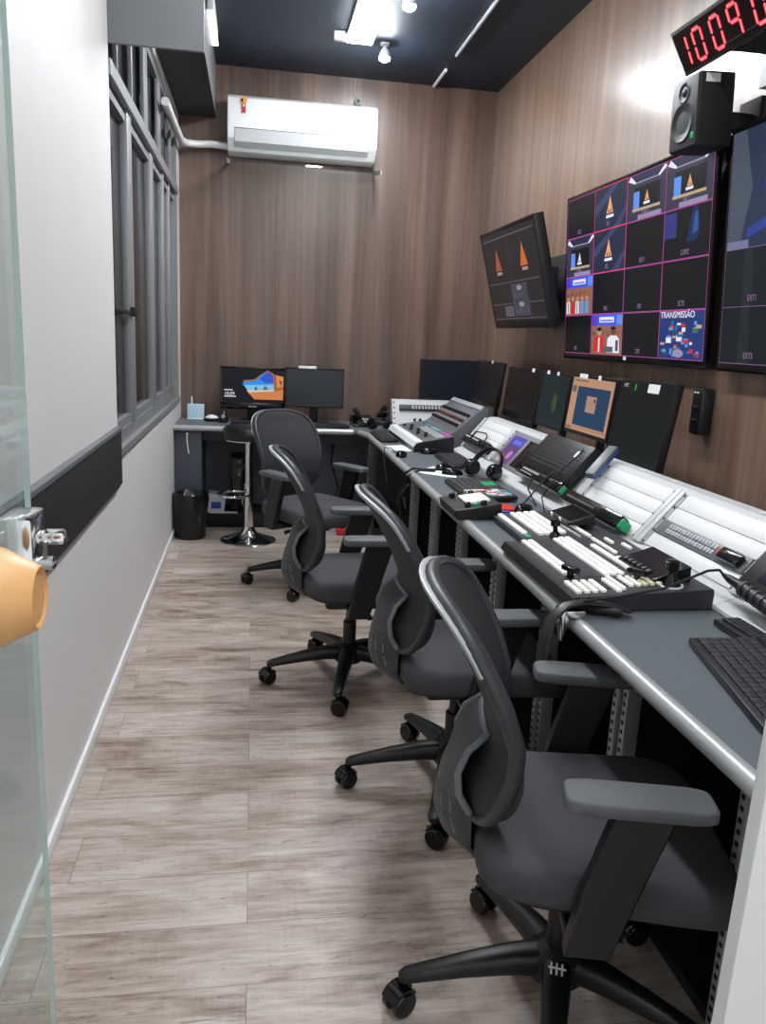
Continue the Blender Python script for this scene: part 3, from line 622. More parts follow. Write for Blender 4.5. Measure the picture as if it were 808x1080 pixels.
# ------------------------------------------------------------------ rack bridge
TH = math.atan2(0.165, 0.140); SL = math.hypot(0.165, 0.140)
SX, SZ = 1.235, 0.79
def bayM(y): return frame((SX, y, SZ), (0, -1, 0), (math.cos(TH), 0, math.sin(TH)))
bay_names = {0: 'innermost', 1: 'white rack bay at the far end holding a black strip unit', 2: 'white rack bay with a pink screen and a dark panel', 3: 'white rack bay holding the big black perforated unit', 4: 'white rack bay of blank panels below the blue eraser', 5: 'white rack bay with two rows of grey buttons', 6: 'white rack bay cut off by the right edge of the photo', 7: 'white rack bay nearest the camera, outside the photo edge'}
PROF = [(1.17, DZ + 0.001), (1.172, 0.768), (1.215, 0.782), (SX, SZ), (SX + SL * math.cos(TH), SZ + SL * math.sin(TH)), (1.395, 0.966), (1.44, 0.968), (1.45, 0.96), (1.45, DZ + 0.001)]
bays = {}
for i in range(1, 8):
    y1, y0 = BAYS[i], BAYS[i + 1]
    t = thing('rack_bay', bay_names[i], 'rack bay', (1.3, (y0 + y1) / 2, DZ), 'sloped white rack bays along the console')
    MB().prism(PROF, 'y', y0 + 0.0006, y1 - 0.0006).build('housing', M_rack, t, smooth=0, bevel=0.002)
    M = bayM(y1); L = y1 - y0
    for x in (0.002, L - 0.026):
        fr = MB(M); fr.box(x, x + 0.024, 0, SL, 0, 0.012, 0.002); fr.build('side_frame', M_rack, t)
    for x in (0.027, L - 0.041):
        r = MB(M); r.box(x, x + 0.014, 0.004, SL - 0.004, 0.0003, 0.006); r.build('mounting_rail', M_alu, t)
    n = 4; ph = (SL - 0.012) / n
    skip = {2: (0, 1, 2, 3), 3: (0, 1, 2, 3), 5: (1,), 6: (0, 1)}.get(i, ())
    for k in range(n):
        if k in skip: continue
        p = MB(M); p.box(0.043, L - 0.043, 0.006 + k * ph + 0.0012, 0.006 + (k + 1) * ph - 0.0012, 0.0003, 0.004, 0.0008); p.build('blank_panel', M_blank, t)
    sc = MB(M)
    for x in (0.034, L - 0.034):
        for k in range(n + 1): sc.lathe([(0.0045, 0.006), (0.0045, 0.0085), (0.003, 0.0095)], (x, 0.012 + k * (SL - 0.024) / n, 0), 'z', 8)
    sc.build('screws', M_dgrey, t)
    bays[i] = t
for i, xs in ((4, (0.19, 0.42)), (3, (0.2,)), (2, (0.3,)), (5, (0.35,))):
    for x in xs:
        s = MB(); s.box(1.405, 1.43, BAYS[i] - x - 0.03, BAYS[i] - x, 0.9685, 0.9693); s.build('number_sticker', M_white, bays[i], smooth=0)

def unit(name, label, i, parts, cat='rack unit', y1=None):
    M = bayM(BAYS[i] if y1 is None else y1); o = M @ Vector((0.2, 0.03, 0))
    t = thing(name, label, cat, tuple(o)); return t, M
# bay 1: black strip unit with small gear
t, M = unit('patch_strip', 'black strip unit with small white marks at the far end of the sloped racks', 1, 0)
MB(M).box(0.045, 0.52, 0.022, 0.075, 0.004, 0.045, 0.004).build('body', M_black, t)
m = MB(M)
for k in range(9): m.box(0.07 + 0.03 * k, 0.088 + 0.03 * k, 0.055, 0.062, 0.0445, 0.0462)
m.build('legend', M_white, t, smooth=0)
for x in (0.40, 0.46): MB(M @ Matrix.Translation((x, 0.045, 0))).lathe([(0.012, 0.044), (0.011, 0.058), (0.0, 0.059)], n=16, cap=False).build('knob', M_blackm, t)
MB(M).tube([(0.20, 0.05, 0.05), (0.22, 0.10, 0.055), (0.30, 0.12, 0.03), (0.42, 0.10, 0.05), (0.46, 0.05, 0.05)], 0.004, 8).build('patch_cable', M_blackm, t)
# bay 2: pink screen + dark panel
t, M = unit('screen_panel', 'grey rack panel with a small pink and violet screen and a dark touch panel', 2, 0)
MB(M).box(0.043, 0.522, 0.006, SL - 0.006, 0.0004, 0.006, 0.001).build('fascia', mat('fascia_grey', (126, 129, 133), 0.4), t)
s = [(R4(0, 0, 1, 1), emis((110, 76, 130), 0.8)), (R4(0, 0.66, 1, 1), emis((84, 76, 190), 0.9)), (R4(0.25, 0.72, 0.85, 0.86), emis((120, 120, 230), 0.9)), (R4(0, 0, 0.5, 0.3), emis((170, 80, 90), 0.8)), (R4(0, 0, 0.4, 0.14), emis((210, 190, 190), 0.8)), (disc(0.7, 0.32, 0.14, 0.16), emis((206, 130, 220), 0.9))]
art('video_screen', M @ Matrix.Translation((0.075, 0.02, 0.0062)), 0.19, 0.165, s, t)
MB(M).box(0.31, 0.48, 0.025, 0.185, 0.006, 0.0085, 0.002).build('touch_panel', M_gloss, t)
# bay 3: big black perforated unit
t, M = unit('perforated_unit', 'large black ventilated unit lying on the sloped rack with white lettering', 3, 0)
MB(M).box(-0.01, 0.505, 0.05, SL + 0.025, 0.013, 0.058, 0.006).build('chassis', M_black, t)
g = MB(M)
for a in range(17):
    for b in range(7): g.box(0.03 + a * 0.026, 0.047 + a * 0.026, 0.088 + b * 0.019, 0.098 + b * 0.019, 0.0577, 0.0586)
g.build('vent_slots', M_dgrey, t, smooth=0)
MB(M).box(-0.01, 0.505, 0.002, 0.052, 0.013, 0.062, 0.012).build('front_panel', M_gloss, t)
m = MB(M)
for k in range(12): m.box(0.06 + 0.017 * k, 0.072 + 0.017 * k, 0.030, 0.040, 0.0618, 0.0626)
for k in range(7): m.box(0.06 + 0.02 * k, 0.074 + 0.02 * k, 0.016, 0.021, 0.0618, 0.0626)
m.build('front_legend', M_lgrey, t, smooth=0)
MB(M).box(0.40, 0.43, 0.17, 0.20, 0.0582, 0.0592).build('white_sticker', M_white, t)
MB(M).box(0.507, 0.515, 0.01, 0.045, 0.014, 0.05, 0.003).build('green_clip', M_green, t)
for k, x in enumerate((0.02, 0.03)):
    pass
# bay 4: black strip unit
t, M = unit('slim_black_unit', 'slim black unit with white lettering along the foot of the blank panel bay', 4, 0)
MB(M).box(0.0, 0.49, -0.012, 0.045, 0.013, 0.062, 0.014).build('chassis', M_gloss, t)
m = MB(M)
for k in range(9): m.box(0.06 + 0.02 * k, 0.075 + 0.02 * k, 0.046, 0.0475, 0.030, 0.042)
for k in range(5): m.box(0.29 + 0.018 * k, 0.303 + 0.018 * k, 0.046, 0.0475, 0.030, 0.042)
m.build('legend', M_white, t, smooth=0)
m = MB(M)
for k in range(14): m.box(0.05 + 0.018 * k, 0.062 + 0.018 * k, 0.012, 0.02, 0.0617, 0.0625)
m.build('front_legend', M_mgrey, t, smooth=0)
MB(M).box(0.493, 0.505, 0.0, 0.035, 0.014, 0.055, 0.004).build('green_clip', M_green, t)
# bay 5: KVM panel with two rows of buttons
t, M = unit('button_panel', 'grey rack panel with two rows of pale buttons, a red key and a black cover', 5, 0)
ph = (SL - 0.012) / 4
MB(M).box(0.043, 0.516, 0.056, 0.108, 0.0004, 0.010, 0.002).build('fascia', M_mgrey, t)
for r in range(2):
    b = MB(M)
    for k in range(16): b.box(0.105 + 0.0165 * k, 0.118 + 0.0165 * k, 0.066 + 0.019 * r, 0.081 + 0.019 * r, 0.0095, 0.014, 0.001)
    b.build('button_row', M_lgrey, t)
MB(M).box(0.380, 0.397, 0.075, 0.098, 0.0095, 0.017, 0.002).build('red_key', M_red, t)
MB(M).box(0.40, 0.50, 0.062, 0.102, 0.0095, 0.03, 0.012).build('black_cover', M_gloss, t)
# bay 6: black unit, and gooseneck handle
t, M = unit('near_black_unit', 'black rack unit with round white lamps at the right edge of the photo', 6, 0)
MB(M).box(0.0, 0.52, 0.02, 0.165, 0.0122, 0.035, 0.004).build('chassis', M_black, t)
MB(M).box(0.06, 0.3, 0.05, 0.11, 0.0345, 0.037, 0.003).build('display', emis((16, 22, 44), 0.9), t)
b = MB(M)
for k in range(8): b.lathe([(0.007, 0.0345), (0.007, 0.039), (0.004, 0.041)], (0.03 + 0.028 * k, 0.14, 0), 'z', 10)
b.build('lamp_row', M_white, t)
t, M = unit('cable_connector', 'ribbed black cable connector resting at the foot of the rack by the right edge', 6, 0, cat='connector')
c = MB(); c.tube([(1.197, 1.815, 0.845), (1.197, 1.785, 0.842), (1.196, 1.725, 0.838)], [0.005, 0.011, 0.014], 12); c.tube([(1.196, 1.725, 0.838), (1.19, 1.57, 0.822), (1.182, 1.35, 0.808)], [0.019, 0.021, 0.02], 14); c.build('connector_body', M_black, t)
c = MB()
for k in range(12):
    q = k / 12; x, y, z = 1.195 - 0.013 * q, 1.715 - 0.34 * q, 0.836 - 0.027 * q
    c.lathe([(0.0215, -0.006), (0.0215, 0.006)], (x, y, z), 'y', 14)
c.build('grip_ribs', M_dgrey, t)
# near end: long thin cable from the headset to the connector
tag(MB().tube([(0.80, 1.76, 0.795), (0.90, 1.75, 0.812), (1.00, 1.75, 0.83), (1.07, 1.76, 0.852), (1.13, 1.78, 0.866), (1.175, 1.80, 0.862), (1.197, 1.815, 0.845)], 0.0035, 8).build('thin_cable', M_blackm, origin=(1.0, 1.75, 0.78)), 'thin black cable arching from the desk edge to the ribbed connector', 'cable')
# eraser on the top edge
EM = frame((1.270, 2.855, 0.902), (0.14, 0.085, 0.112), (-0.5, 0.85, 0.0))
t = thing('board_eraser', 'blue and silver board eraser leaning on the top edge of the racks', 'eraser', (1.33, 2.82, 0.92))
MB(EM).box(0.01, 0.185, -0.02, 0.02, 0.012, 0.028, 0.004).build('grip', M_mgrey, t); MB(EM).box(0.01, 0.185, -0.021, 0.021, 0.0, 0.0125, 0.003).build('pad', M_blue, t)

# far corner rack facing the room
t = thing('corner_rack', 'small white sloped rack in the far corner with a black connector strip', 'rack bay', (1.23, 5.7, DZ))
MB().prism([(5.63, DZ + 0.001), (5.63, 0.785), (5.71, 0.965), (5.76, 0.97), (5.76, DZ + 0.001)], 'x', 0.985, 1.47).build('housing', M_rack, t, smooth=0, bevel=0.002)
CMx = frame((0.985, 5.63, 0.785), (1, 0, 0), (0, 0.08, 0.18))
MB(CMx).box(0.05, 0.45, 0.12, 0.16, 0, 0.02, 0.003).build('connector_strip', M_black, t)
s = MB(CMx)
for k in range(12): s.box(0.14 + 0.024 * k, 0.155 + 0.024 * k, 0.128, 0.152, 0.0198, 0.024)
s.build('connectors', M_lgrey, t)
s = MB(CMx)
for x in (0.015, 0.47):
    for k in range(5): s.lathe([(0.006, 0), (0.006, 0.004)], (x, 0.02 + 0.04 * k, 0), 'z', 8)
s.build('screws', M_dgrey, t)
for x in (0.16, 0.2): MB(CMx @ Matrix.Translation((x, 0.05, 0))).lathe([(0.01, 0.0), (0.009, 0.02), (0.0, 0.021)], n=12, cap=False).build('knob', M_blackm, t)

# ------------------------------------------------------------------ desk monitors
GM = 'flat monitors behind the console racks'
def cmon(label, y0, y1, z0, h, x=1.50, tilt=-0.1, scr=None, stk=(), shapes=None, bez=0.016, cat='monitor', case=None, rz=WALLFACE):
    cy, w = (y0 + y1) / 2, abs(y1 - y0)
    t, M = panel('console_monitor', label, cat, x, cy, z0, w, h, rz, tilt, th=0.035, bez=bez, chin=bez + 0.006, scr=scr, group=GM, root=(x + 0.06, cy, DZ), case=case)
    desk_stand(t, M, x + 0.045, cy, DZ, z0, rz, bw=0.20, bd=0.16)
    stickers(t, M, h, stk)
    if shapes: art('screen_picture', M @ Matrix.Translation((-w / 2 + bez, bez + 0.006, -0.0009)), w - 2 * bez, h - 2 * bez - 0.006, shapes, t, step=0.00012)
    return t, M
S_teal = emis((16, 34, 36), 1.0); S_green = emis((9, 18, 14), 1.0); S_navy = emis((9, 13, 24), 1.0)
cmon('black narrow looking monitor beside the far corner, white sticker on top', 4.90, 5.42, 1.0, 0.28, scr=emis((22, 18, 22), .8), stk=((0.05, 0.03),))
cmon('black monitor left of the teal one, its screen off', 4.17, 4.72, 0.955, 0.31, x=1.49, stk=((0.14, 0.04),))
t, M = cmon('dark teal monitor between the off screen and the orange desktop', 3.77, 4.165, 0.98, 0.285, scr=S_teal, stk=((-0.12, 0.035), (0.02, 0.03)), bez=0.012,
     shapes=[(disc(0.62, 0.45, 0.10, 0.2, 16), emis((48, 62, 44), 1.0)), (disc(0.63, 0.47, 0.05, 0.12, 12), emis((64, 74, 48), 1.0))])
OR = emis((196, 150, 120), 0.85)
cmon('monitor showing a blue desktop window on an orange screen', 3.26, 3.745, 0.995, 0.275, x=1.505, bez=0.012, stk=((-0.16, 0.09), (0.05, 0.03)),
     shapes=[(R4(0, 0, 1, 1), OR), (R4(0.16, 0.1, 0.94, 0.84), emis((30, 62, 92), 0.95)), (R4(0.42, 0.38, 0.66, 0.68), emis((176, 140, 122), 0.9)), (R4(0.60, 0.58, 0.64, 0.64), emis((30, 62, 92), 0.9)), (R4(0.02, 0.72, 0.12, 0.84), emis((96, 96, 100), 0.9)), (R4(0.02, 0.02, 0.14, 0.07), emis((110, 70, 50), 0.9)), (R4(0.04, 0.93, 0.4, 0.96), emis((130, 100, 80), 0.9)), (R4(0.0, 0.05, 1.0, 0.075), emis((170, 126, 100), 0.9))])
t, M = cmon('large dark green monitor, last of the row toward the camera', 2.755, 3.20, 0.955, 0.33, x=1.48, scr=S_green, bez=0.012, stk=(), tilt=-0.14)
# paper marks on its top edge
text('HPC', 0.022, M @ Matrix.Translation((-0.19, 0.295, 0.0008)), emis((190, 196, 196), .7), t, 'screen_mark')
MB(M).box(-0.09, -0.082, 0.285, 0.31, 0.0004, 0.0012).build('green_mark', emis((60, 200, 90), .7), t); MB(M).box(0.02, 0.11, 0.283, 0.318, 0.0004, 0.0014).build('paper_label', M_white, t)
t, M = panel('corner_monitor', 'dark monitor on the far corner of the desk facing the room', 'monitor', 1.50, 5.88, 0.96, 0.56, 0.30, 0.0, -0.04, th=0.035, bez=0.012, root=(1.50, 5.9, DZ), scr=S_navy)
desk_stand(t, M, 1.50, 5.90, DZ, 0.96, 0.0)
# back desk: lock screen monitor and dark monitor
t, M = panel('desktop_monitor', 'monitor on the back desk showing a beach cave picture and the time', 'monitor', 0.0, 5.985, 0.84, 0.468, 0.305, 0.0, -0.03, th=0.04, bez=0.014, chin=0.05, root=(0.0, 6.0, DZ), group='monitors on the back desk', case=M_gloss)
n = MB(); n.box(-0.04, 0.05, 6.03, 6.05, DZ + 0.01, 0.92, 0.006); n.build('stand_neck', M_black, t)
n = MB(); n.prism([(-0.13, 5.93), (0.14, 5.93), (0.09, 6.08), (-0.08, 6.08)], 'z', DZ, DZ + 0.012); n.build('stand_base', M_gloss, t)
MB(M).box(-0.03, 0.03, 0.018, 0.024, -0.0005, 0.0006).build('brand_plate', M_lgrey, t, smooth=0)
cave = [(R4(0, 0, 1, 1), emis((5, 7, 14), 1)), ([(0.34, 0.66), (0.52, 0.70), (0.64, 0.86), (0.74, 0.98), (0.86, 0.86), (1, 0.80), (1, 0.10), (0.52, 0.10), (0.42, 0.32)], emis((168, 92, 48), 0.95)),
        ([(0.33, 0.55), (0.36, 0.62), (0.54, 0.66), (0.63, 0.82), (0.74, 0.94), (0.83, 0.84), (0.85, 0.40), (0.42, 0.36)], emis((40, 140, 226), 1)), ([(0.60, 0.72), (0.74, 0.94), (0.83, 0.84), (0.84, 0.62), (0.7, 0.6)], emis((40, 84, 200), 1)),
        ([(0.36, 0.52), (0.84, 0.56), (0.85, 0.38), (0.42, 0.34)], emis((120, 190, 226), 1)), ([(0.40, 0.36), (0.85, 0.40), (0.85, 0.34), (0.43, 0.30)], emis((214, 196, 170), 1)), ([(0.52, 0.38), (0.55, 0.5), (0.58, 0.39)], emis((70, 74, 84), 1)), ([(0.66, 0.39), (0.70, 0.53), (0.76, 0.4)], emis((120, 84, 60), 1)),
        ([(0.42, 0.30), (0.86, 0.36), (1, 0.42), (1, 0.1), (0.54, 0.1)], emis((208, 128, 74), 0.95)), ([(0.88, 0.84), (1, 0.80), (1, 0.5), (0.9, 0.46)], emis((214, 140, 84), 0.95)), ([(0.93, 0.7), (0.98, 0.66), (0.96, 0.5)], emis((110, 60, 34), 0.95))]
art('screen_picture', M @ Matrix.Translation((-0.468 / 2 + 0.014, 0.05, -0.0009)), 0.468 - 0.028, 0.305 - 0.064, cave, t, step=0.00012)
text('10:09', 0.034, M @ Matrix.Translation((-0.205, 0.10, 0.0012)), C_wh, t, 'clock_text')
for y, w in ((0.135, 0.06), (0.088, 0.085)):
    MB(M).box(-0.205, -0.205 + w, y, y + 0.006, 0.0004, 0.0012).build('screen_line', C_wh, t, smooth=0)
t, M = panel('desktop_monitor', 'dark grey monitor with a white strip on its top edge, on the back desk', 'monitor', 0.445, 5.90, 0.875, 0.425, 0.285, 0.0, -0.02, th=0.045, bez=0.012, chin=0.016, root=(0.445, 5.92, DZ), group='monitors on the back desk', scr=mat('screen_grey', (38, 42, 47), 0.3, var=0.03))
desk_stand(t, M, 0.445, 5.90, DZ, 0.875, 0.0, bw=0.24, bd=0.18)
MB(M).box(-0.12, 0.01, 0.278, 0.297, -0.03, 0.003, 0.003).build('white_strip', M_white, t)
# ------------------------------------------------------------------ keyboards, mice, papers
def keyboard(label, cx, cy, w=0.44, d=0.145, rz=WALLFACE, z=DZ, group='black keyboards on the desks', tilt=0.04, colour=False, rows=6, cols=19):
    t = thing('keyboard', label, 'keyboard', (cx, cy, z), group)
    M = Matrix.Translation((cx, cy, z)) @ Matrix.Rotation(rz, 4, 'Z') @ Matrix.Translation((0, -d / 2, 0.0015)) @ Matrix.Rotation(tilt, 4, 'X')
    MB(M).box(-w / 2, w / 2, 0, d, 0, 0.017, 0.005).build('body', M_black, t)
    k = MB(M); px, py = (w - 0.03) / cols, (d - 0.03) / rows
    k.use(M_keydark)
    colored = {}
    if colour:
        rr = random.Random(2)
        for c in range(cols):
            for r in range(rows):
                if c > 12: colored[(c, r)] = rr.choice([M_key, M_key, M_red, M_cyan, M_lgrey, M_keydark])
                elif 5 <= c <= 8 and r >= rows - 2: colored[(c, r)] = M_green
    for c in range(cols):
        for r in range(rows):
            if not colour and r == 0 and 5 <= c <= 10:
                if c == 5: k.use(M_keydark).box(-w / 2 + 0.015 + 5 * px, -w / 2 + 0.015 + 11 * px - 0.002, 0.015, 0.015 + py - 0.002, 0.0165, 0.022, 0.001)
                continue
            k.use(colored.get((c, r), M_keydark))
            x, y = -w / 2 + 0.015 + c * px, 0.015 + r * py
            k.box(x, x + px - 0.002, y, y + py - 0.002, 0.0165, 0.0225, 0.001)
    k.build('keys', None, t)
    return t
keyboard('black keyboard left of the audio mixer near the desk corner', 0.850, 5.17, 0.44, 0.12)
keyboard('black keyboard between the audio mixer and the headphones', 1.085, 4.17, 0.42, 0.145)
keyboard('editing keyboard with white, red, cyan and green keycaps', 0.985, 3.35, 0.44, 0.21, colour=True, group=None)
keyboard('large black keyboard closest to the camera, cut by the right edge', 0.998, 1.335, 0.45, 0.155, rz=math.radians(-103), z=DZ, tilt=0.07)
keyboard('black keyboard half covered behind the nearest keyboard', 1.139, 1.50, 0.38, 0.07, rz=math.radians(-90), rows=3)
keyboard('black keyboard in front of the lock screen monitor', 0.03, 5.74, 0.36, 0.12, rz=0)
keyboard('black keyboard in front of the dark grey monitor', 0.50, 5.71, 0.36, 0.12, rz=0)
def mouse(label, cx, cy, rz, group='computer mice on the desks', cable=None):
    t = thing('computer_mouse', label, 'mouse', (cx, cy, DZ), group)
    M = Matrix.Translation((cx, cy, DZ)) @ Matrix.Rotation(rz, 4, 'Z')
    m = MB(M); rows = []
    for i in range(9):
        a = i / 8; rr = []
        for j in range(20):
            th = 2 * PI * j / 20; s_ = math.cos(a * PI / 2) ** 0.5 if a < 1 else 0.02
            rr.append((0.031 * s_ * math.cos(th), 0.054 * s_ * math.sin(th), 0.001 + 0.034 * math.sin(a * PI / 2) * (1 - 0.25 * max(0, math.sin(th)))))
        rows.append(rr)
    R = m.grid(rows, closed=True); m.f(R[0][::-1]); m.f(R[-1])
    m.build('shell', M_gloss, t, smooth=60)
    w = MB(M @ Matrix.Translation((0, 0.026, 0.024))); w.lathe([(0.006, -0.004), (0.008, 0), (0.006, 0.004)], axis='x', n=12); w.build('scroll_wheel', M_dgrey, t)
    if cable: MB().tube(cable, 0.003, 8).build('mouse_cable', M_blackm, t)
mouse('black mouse with a cable curling over the desk edge beside the far paper', 0.82, 4.36, -0.4, cable=[(0.80, 4.41, 0.772), (0.78, 4.50, 0.785), (0.755, 4.55, 0.78), (0.745, 4.50, 0.72), (0.76, 4.45, 0.60), (0.78, 4.5, 0.5)])
mouse('black mouse close against the near side of the audio mixer', 1.01, 4.50, -1.5)
mouse('black mouse lying over the lower paper, its back to the keyboard', 0.965, 3.93, -1.2)
mouse('black mouse between the lower paper and the editing keyboard', 0.975, 3.80, -1.7)
mouse('glossy black mouse beyond the side key module', 1.055, 2.95, -0.9)
def paper(label, pts):
    t = MB().prism(pts, 'z', DZ + 0.0005, DZ + 0.0015); tag(t.build('paper_sheet', M_paper, smooth=0, origin=(pts[0][0], pts[0][1], DZ)), label, 'paper', 'paper sheets on the console')
paper('white paper sheet tucked by the front of the audio mixer', [(0.80, 4.80), (0.80, 4.60), (0.925, 4.58), (0.92, 4.85)])
paper('white paper sheet lying near the desk edge under two mice', [(0.79, 3.85), (0.93, 4.04), (1.02, 3.93), (0.97, 3.70), (0.90, 3.75)])
t = thing('notebook', 'small red and blue booklet between the black control box and mouse', 'booklet', (0.96, 2.98, DZ))
bx('cover', M_red, t, 0.92, 1.03, 2.96, 3.07, DZ + 0.001, DZ + 0.008, 0.001); bx('blue_page', M_blue, t, 0.93, 1.0, 2.925, 2.957, DZ + 0.001, DZ + 0.005, 0.001)

# ------------------------------------------------------------------ audio mixer
t = thing('audio_mixer', 'grey digital audio mixer with colour keys and a raised meter panel', 'mixer', (1.1, 4.95, DZ))
Y0, Y1 = 4.56, 5.42
sec = [(0.93, 0.757), (0.93, 0.80), (0.945, 0.818), (1.20, 0.865), (1.23, 0.885), (1.37, 1.0), (1.385, 0.99), (1.385, 0.757)]
sec = [(0.925, 0.757), (0.925, 0.79), (0.94, 0.812), (1.165, 0.852), (1.19, 0.865), (1.37, 1.022), (1.395, 1.01), (1.40, 0.757)]
# keep the mixer clear of the rack behind it
MB().prism(sec[:4] + [(1.164, 0.757)], 'y', Y0, Y1).build('chassis', mat('mixer_grey', (96, 99, 103), 0.45), t, smooth=0, bevel=0.003)
MB().prism([(1.1645, 0.757)] + sec[3:], 'y', 4.66, Y1).build('upper_housing', mat('mixer_grey', (96, 99, 103), 0.45), t, smooth=0, bevel=0.003)
MB().prism([(x, z) for x, z in sec[:4]] + [(1.165, 0.757)], 'y', Y0 - 0.02, Y0).build('side_cheek', M_black, t, smooth=0, bevel=0.004)
MB().prism([(x, z) for x, z in sec[:4]] + [(1.165, 0.757)], 'y', Y1, Y1 + 0.02).build('side_cheek', M_black, t, smooth=0, bevel=0.004)
MB().prism([(0.922, 0.786), (0.938, 0.816), (0.975, 0.823), (0.975, 0.818), (0.94, 0.808)], 'y', Y0 - 0.02, Y1 + 0.02).build('arm_rest', M_white, t)
LM = frame((0.94, Y1, 0.812), (0, -1, 0), (0.225, 0, 0.04))  # X to the near end, Y up the surface
LW = Y1 - Y0
fd = MB(LM)
for k in range(9):
    fd.box(0.10 + 0.075 * k, 0.104 + 0.075 * k, 0.055, 0.125, 0.0, 0.0012)
fd.build('fader_slots', M_blackm, t, smooth=0)
for k in range(9): MB(LM).box(0.093 + 0.075 * k, 0.111 + 0.075 * k, 0.065 + 0.035 * ((k * 5) % 3) / 2, 0.085 + 0.035 * ((k * 5) % 3) / 2, 0.001, 0.014, 0.002).build('fader_cap', M_blackm, t)
bt = MB(LM)
for k in range(18):
    for r in range(3): bt.box(0.30 + 0.03 * k, 0.312 + 0.03 * k, 0.135 + 0.018 * r, 0.143 + 0.018 * r, 0, 0.004, 0.001) if 0.31 + 0.03 * k < LW - 0.02 else None
bt.build('small_buttons', M_white, t, smooth=0)
cols = [M_blue, emis((40, 170, 110), 0.8), M_green, emis((220, 160, 170), 0.7), emis((120, 190, 210), 0.8), M_cyan, emis((60, 160, 110), 0.8), emis((210, 80, 190), 0.9), emis((210, 80, 190), 0.9)]
for k, m in enumerate(cols): MB(LM).box(0.12 + 0.078 * k, 0.188 + 0.078 * k, 0.195, 0.222, 0, 0.003, 0.001).build('colour_strip_key', m, t, smooth=0)
LW = Y1 - 4.66
UM = frame((1.19, Y1, 0.865), (0, -1, 0), (0.18, 0, 0.157)); UL = math.hypot(0.18, 0.157)
MB(UM).box(0.02, LW - 0.02, 0.02, UL - 0.045, -0.001, 0.003, 0.001).build('meter_panel', M_mgrey, t)
MB(UM).box(0.005, LW - 0.005, UL - 0.036, UL - 0.004, 0.0, 0.005, 0.002).build('top_strip', M_lgrey, t)
for r in range(3):
    for k in range(15): MB(UM).lathe([(0.011, 0.002), (0.009, 0.018), (0.004, 0.019)], (0.05 + 0.047 * k, 0.045 + 0.045 * r, 0), 'z', 10).build('knob', [M_blackm, mat('rust_knob', (110, 62, 50), 0.5), M_blackm][r], t)
wb = MB(UM)
for r in range(2):
    for k in range(14): wb.box(0.072 + 0.047 * k, 0.079 + 0.047 * k, 0.065 + 0.045 * r, 0.07 + 0.045 * r, 0.002, 0.006)
wb.build('marker_keys', M_white, t, smooth=0)

# ------------------------------------------------------------------ black control box with white keys
t = thing('control_box', 'black control box with white keys at the desk edge by the editing keyboard', 'control box', (0.83, 2.93, DZ))
MB().prism([(0.745, DZ + 0.001), (0.735, 0.79), (0.915, 0.818), (0.92, DZ + 0.001)], 'y', 2.80, 3.06).build('case', M_black, t, bevel=0.004)
BM = frame((0.735, 3.06, 0.79), (0, -1, 0), (0.18, 0, 0.028))
for k in range(4): MB(BM).box(0.07 + 0.036 * k, 0.098 + 0.036 * k, 0.06, 0.155, 0.0005, 0.012, 0.003).build('white_key', M_key, t)
for x, y in ((0.04, 0.045), (0.04, 0.08), (0.045, 0.12), (0.225, 0.06), (0.235, 0.12)): MB(BM @ Matrix.Translation((x, y, 0))).lathe([(0.012, 0), (0.011, 0.016), (0.004, 0.018)], n=14).build('knob', M_gloss, t)
MB(BM).box(0.215, 0.24, 0.08, 0.10, 0, 0.01, 0.002).build('green_key', M_green, t)

# ------------------------------------------------------------------ video switcher
t = thing('video_switcher', 'large black video switcher covered with rows of lit white buttons', 'video switcher', (1.0, 2.07, DZ))
VY0, VY1 = 1.795, 2.345
vs = [(0.775, DZ + 0.001), (0.772, 0.770), (0.785, 0.790), (1.195, 0.815), (1.20, 0.80), (1.20, DZ + 0.001)]
vs = [(0.79, DZ + 0.0015), (0.775, 0.772), (0.787, 0.792), (1.165, 0.812), (1.168, 0.80), (1.166, DZ + 0.0015)]
MB().prism(vs, 'y', VY0, VY1).build('chassis', mat('switcher_black', (44, 45, 48), 0.45), t, smooth=0, bevel=0.003)
MB().prism([(0.788, DZ + 0.0012), (0.773, 0.772), (0.785, 0.792), (0.80, 0.793), (0.80, 0.7565)], 'y', VY0 - 0.004, VY1 + 0.004).build('wrist_edge', M_black, t)
VM = frame((0.787, VY1, 0.792), (0, -1, 0), (0.378, 0, 0.02)); VL = VY1 - VY0
def row(x0, x1, y, n, m=M_key_glow, s=0.017, d=0.017, name='button_row', h=0.009):
    mb = MB(VM); p = (x1 - x0) / n
    for k in range(n): mb.box(x0 + k * p + 0.0018, x0 + (k + 1) * p - 0.0022, y, y + d - 0.0015, 0.0003, h, 0.002)
    mb.build(name, m, t)
for k, y in enumerate((0.045, 0.066)): row(0.015, 0.375, y, 20)
for k, y in enumerate((0.150, 0.171, 0.192)): row(0.0 if k else 0.01, 0.40, y, 22)
row(0.10, 0.40, 0.235, 16); row(0.02, 0.20, 0.27, 10, d=0.012); row(0.24, 0.42, 0.252, 9); row(0.25, 0.42, 0.275, 9, d=0.012)
for k, y in enumerate((0.02, 0.042, 0.064, 0.086)): row(0.435, 0.53, y, 5, s=.02, d=0.015)
row(0.43, 0.535, 0.125, 6, d=0.014); row(0.41, 0.52, 0.145, 6, d=0.012); row(0.415, 0.50, 0.175, 5, d=0.013); row(0.42, 0.50, 0.195, 5, d=0.013)
for k, y in enumerate((0.212, 0.231, 0.25)): row(0.425, 0.50, y, 5, m=M_cream, d=0.015)
row(0.03, 0.09, 0.31, 4, d=0.012); row(0.10, 0.16, 0.335, 4, d=0.012); row(0.42, 0.50, 0.275, 4, d=0.012)
MB(VM).box(0.03, 0.40, 0.09, 0.14, 0.0, 0.0015).build('label_strip', M_dgrey, t, smooth=0)
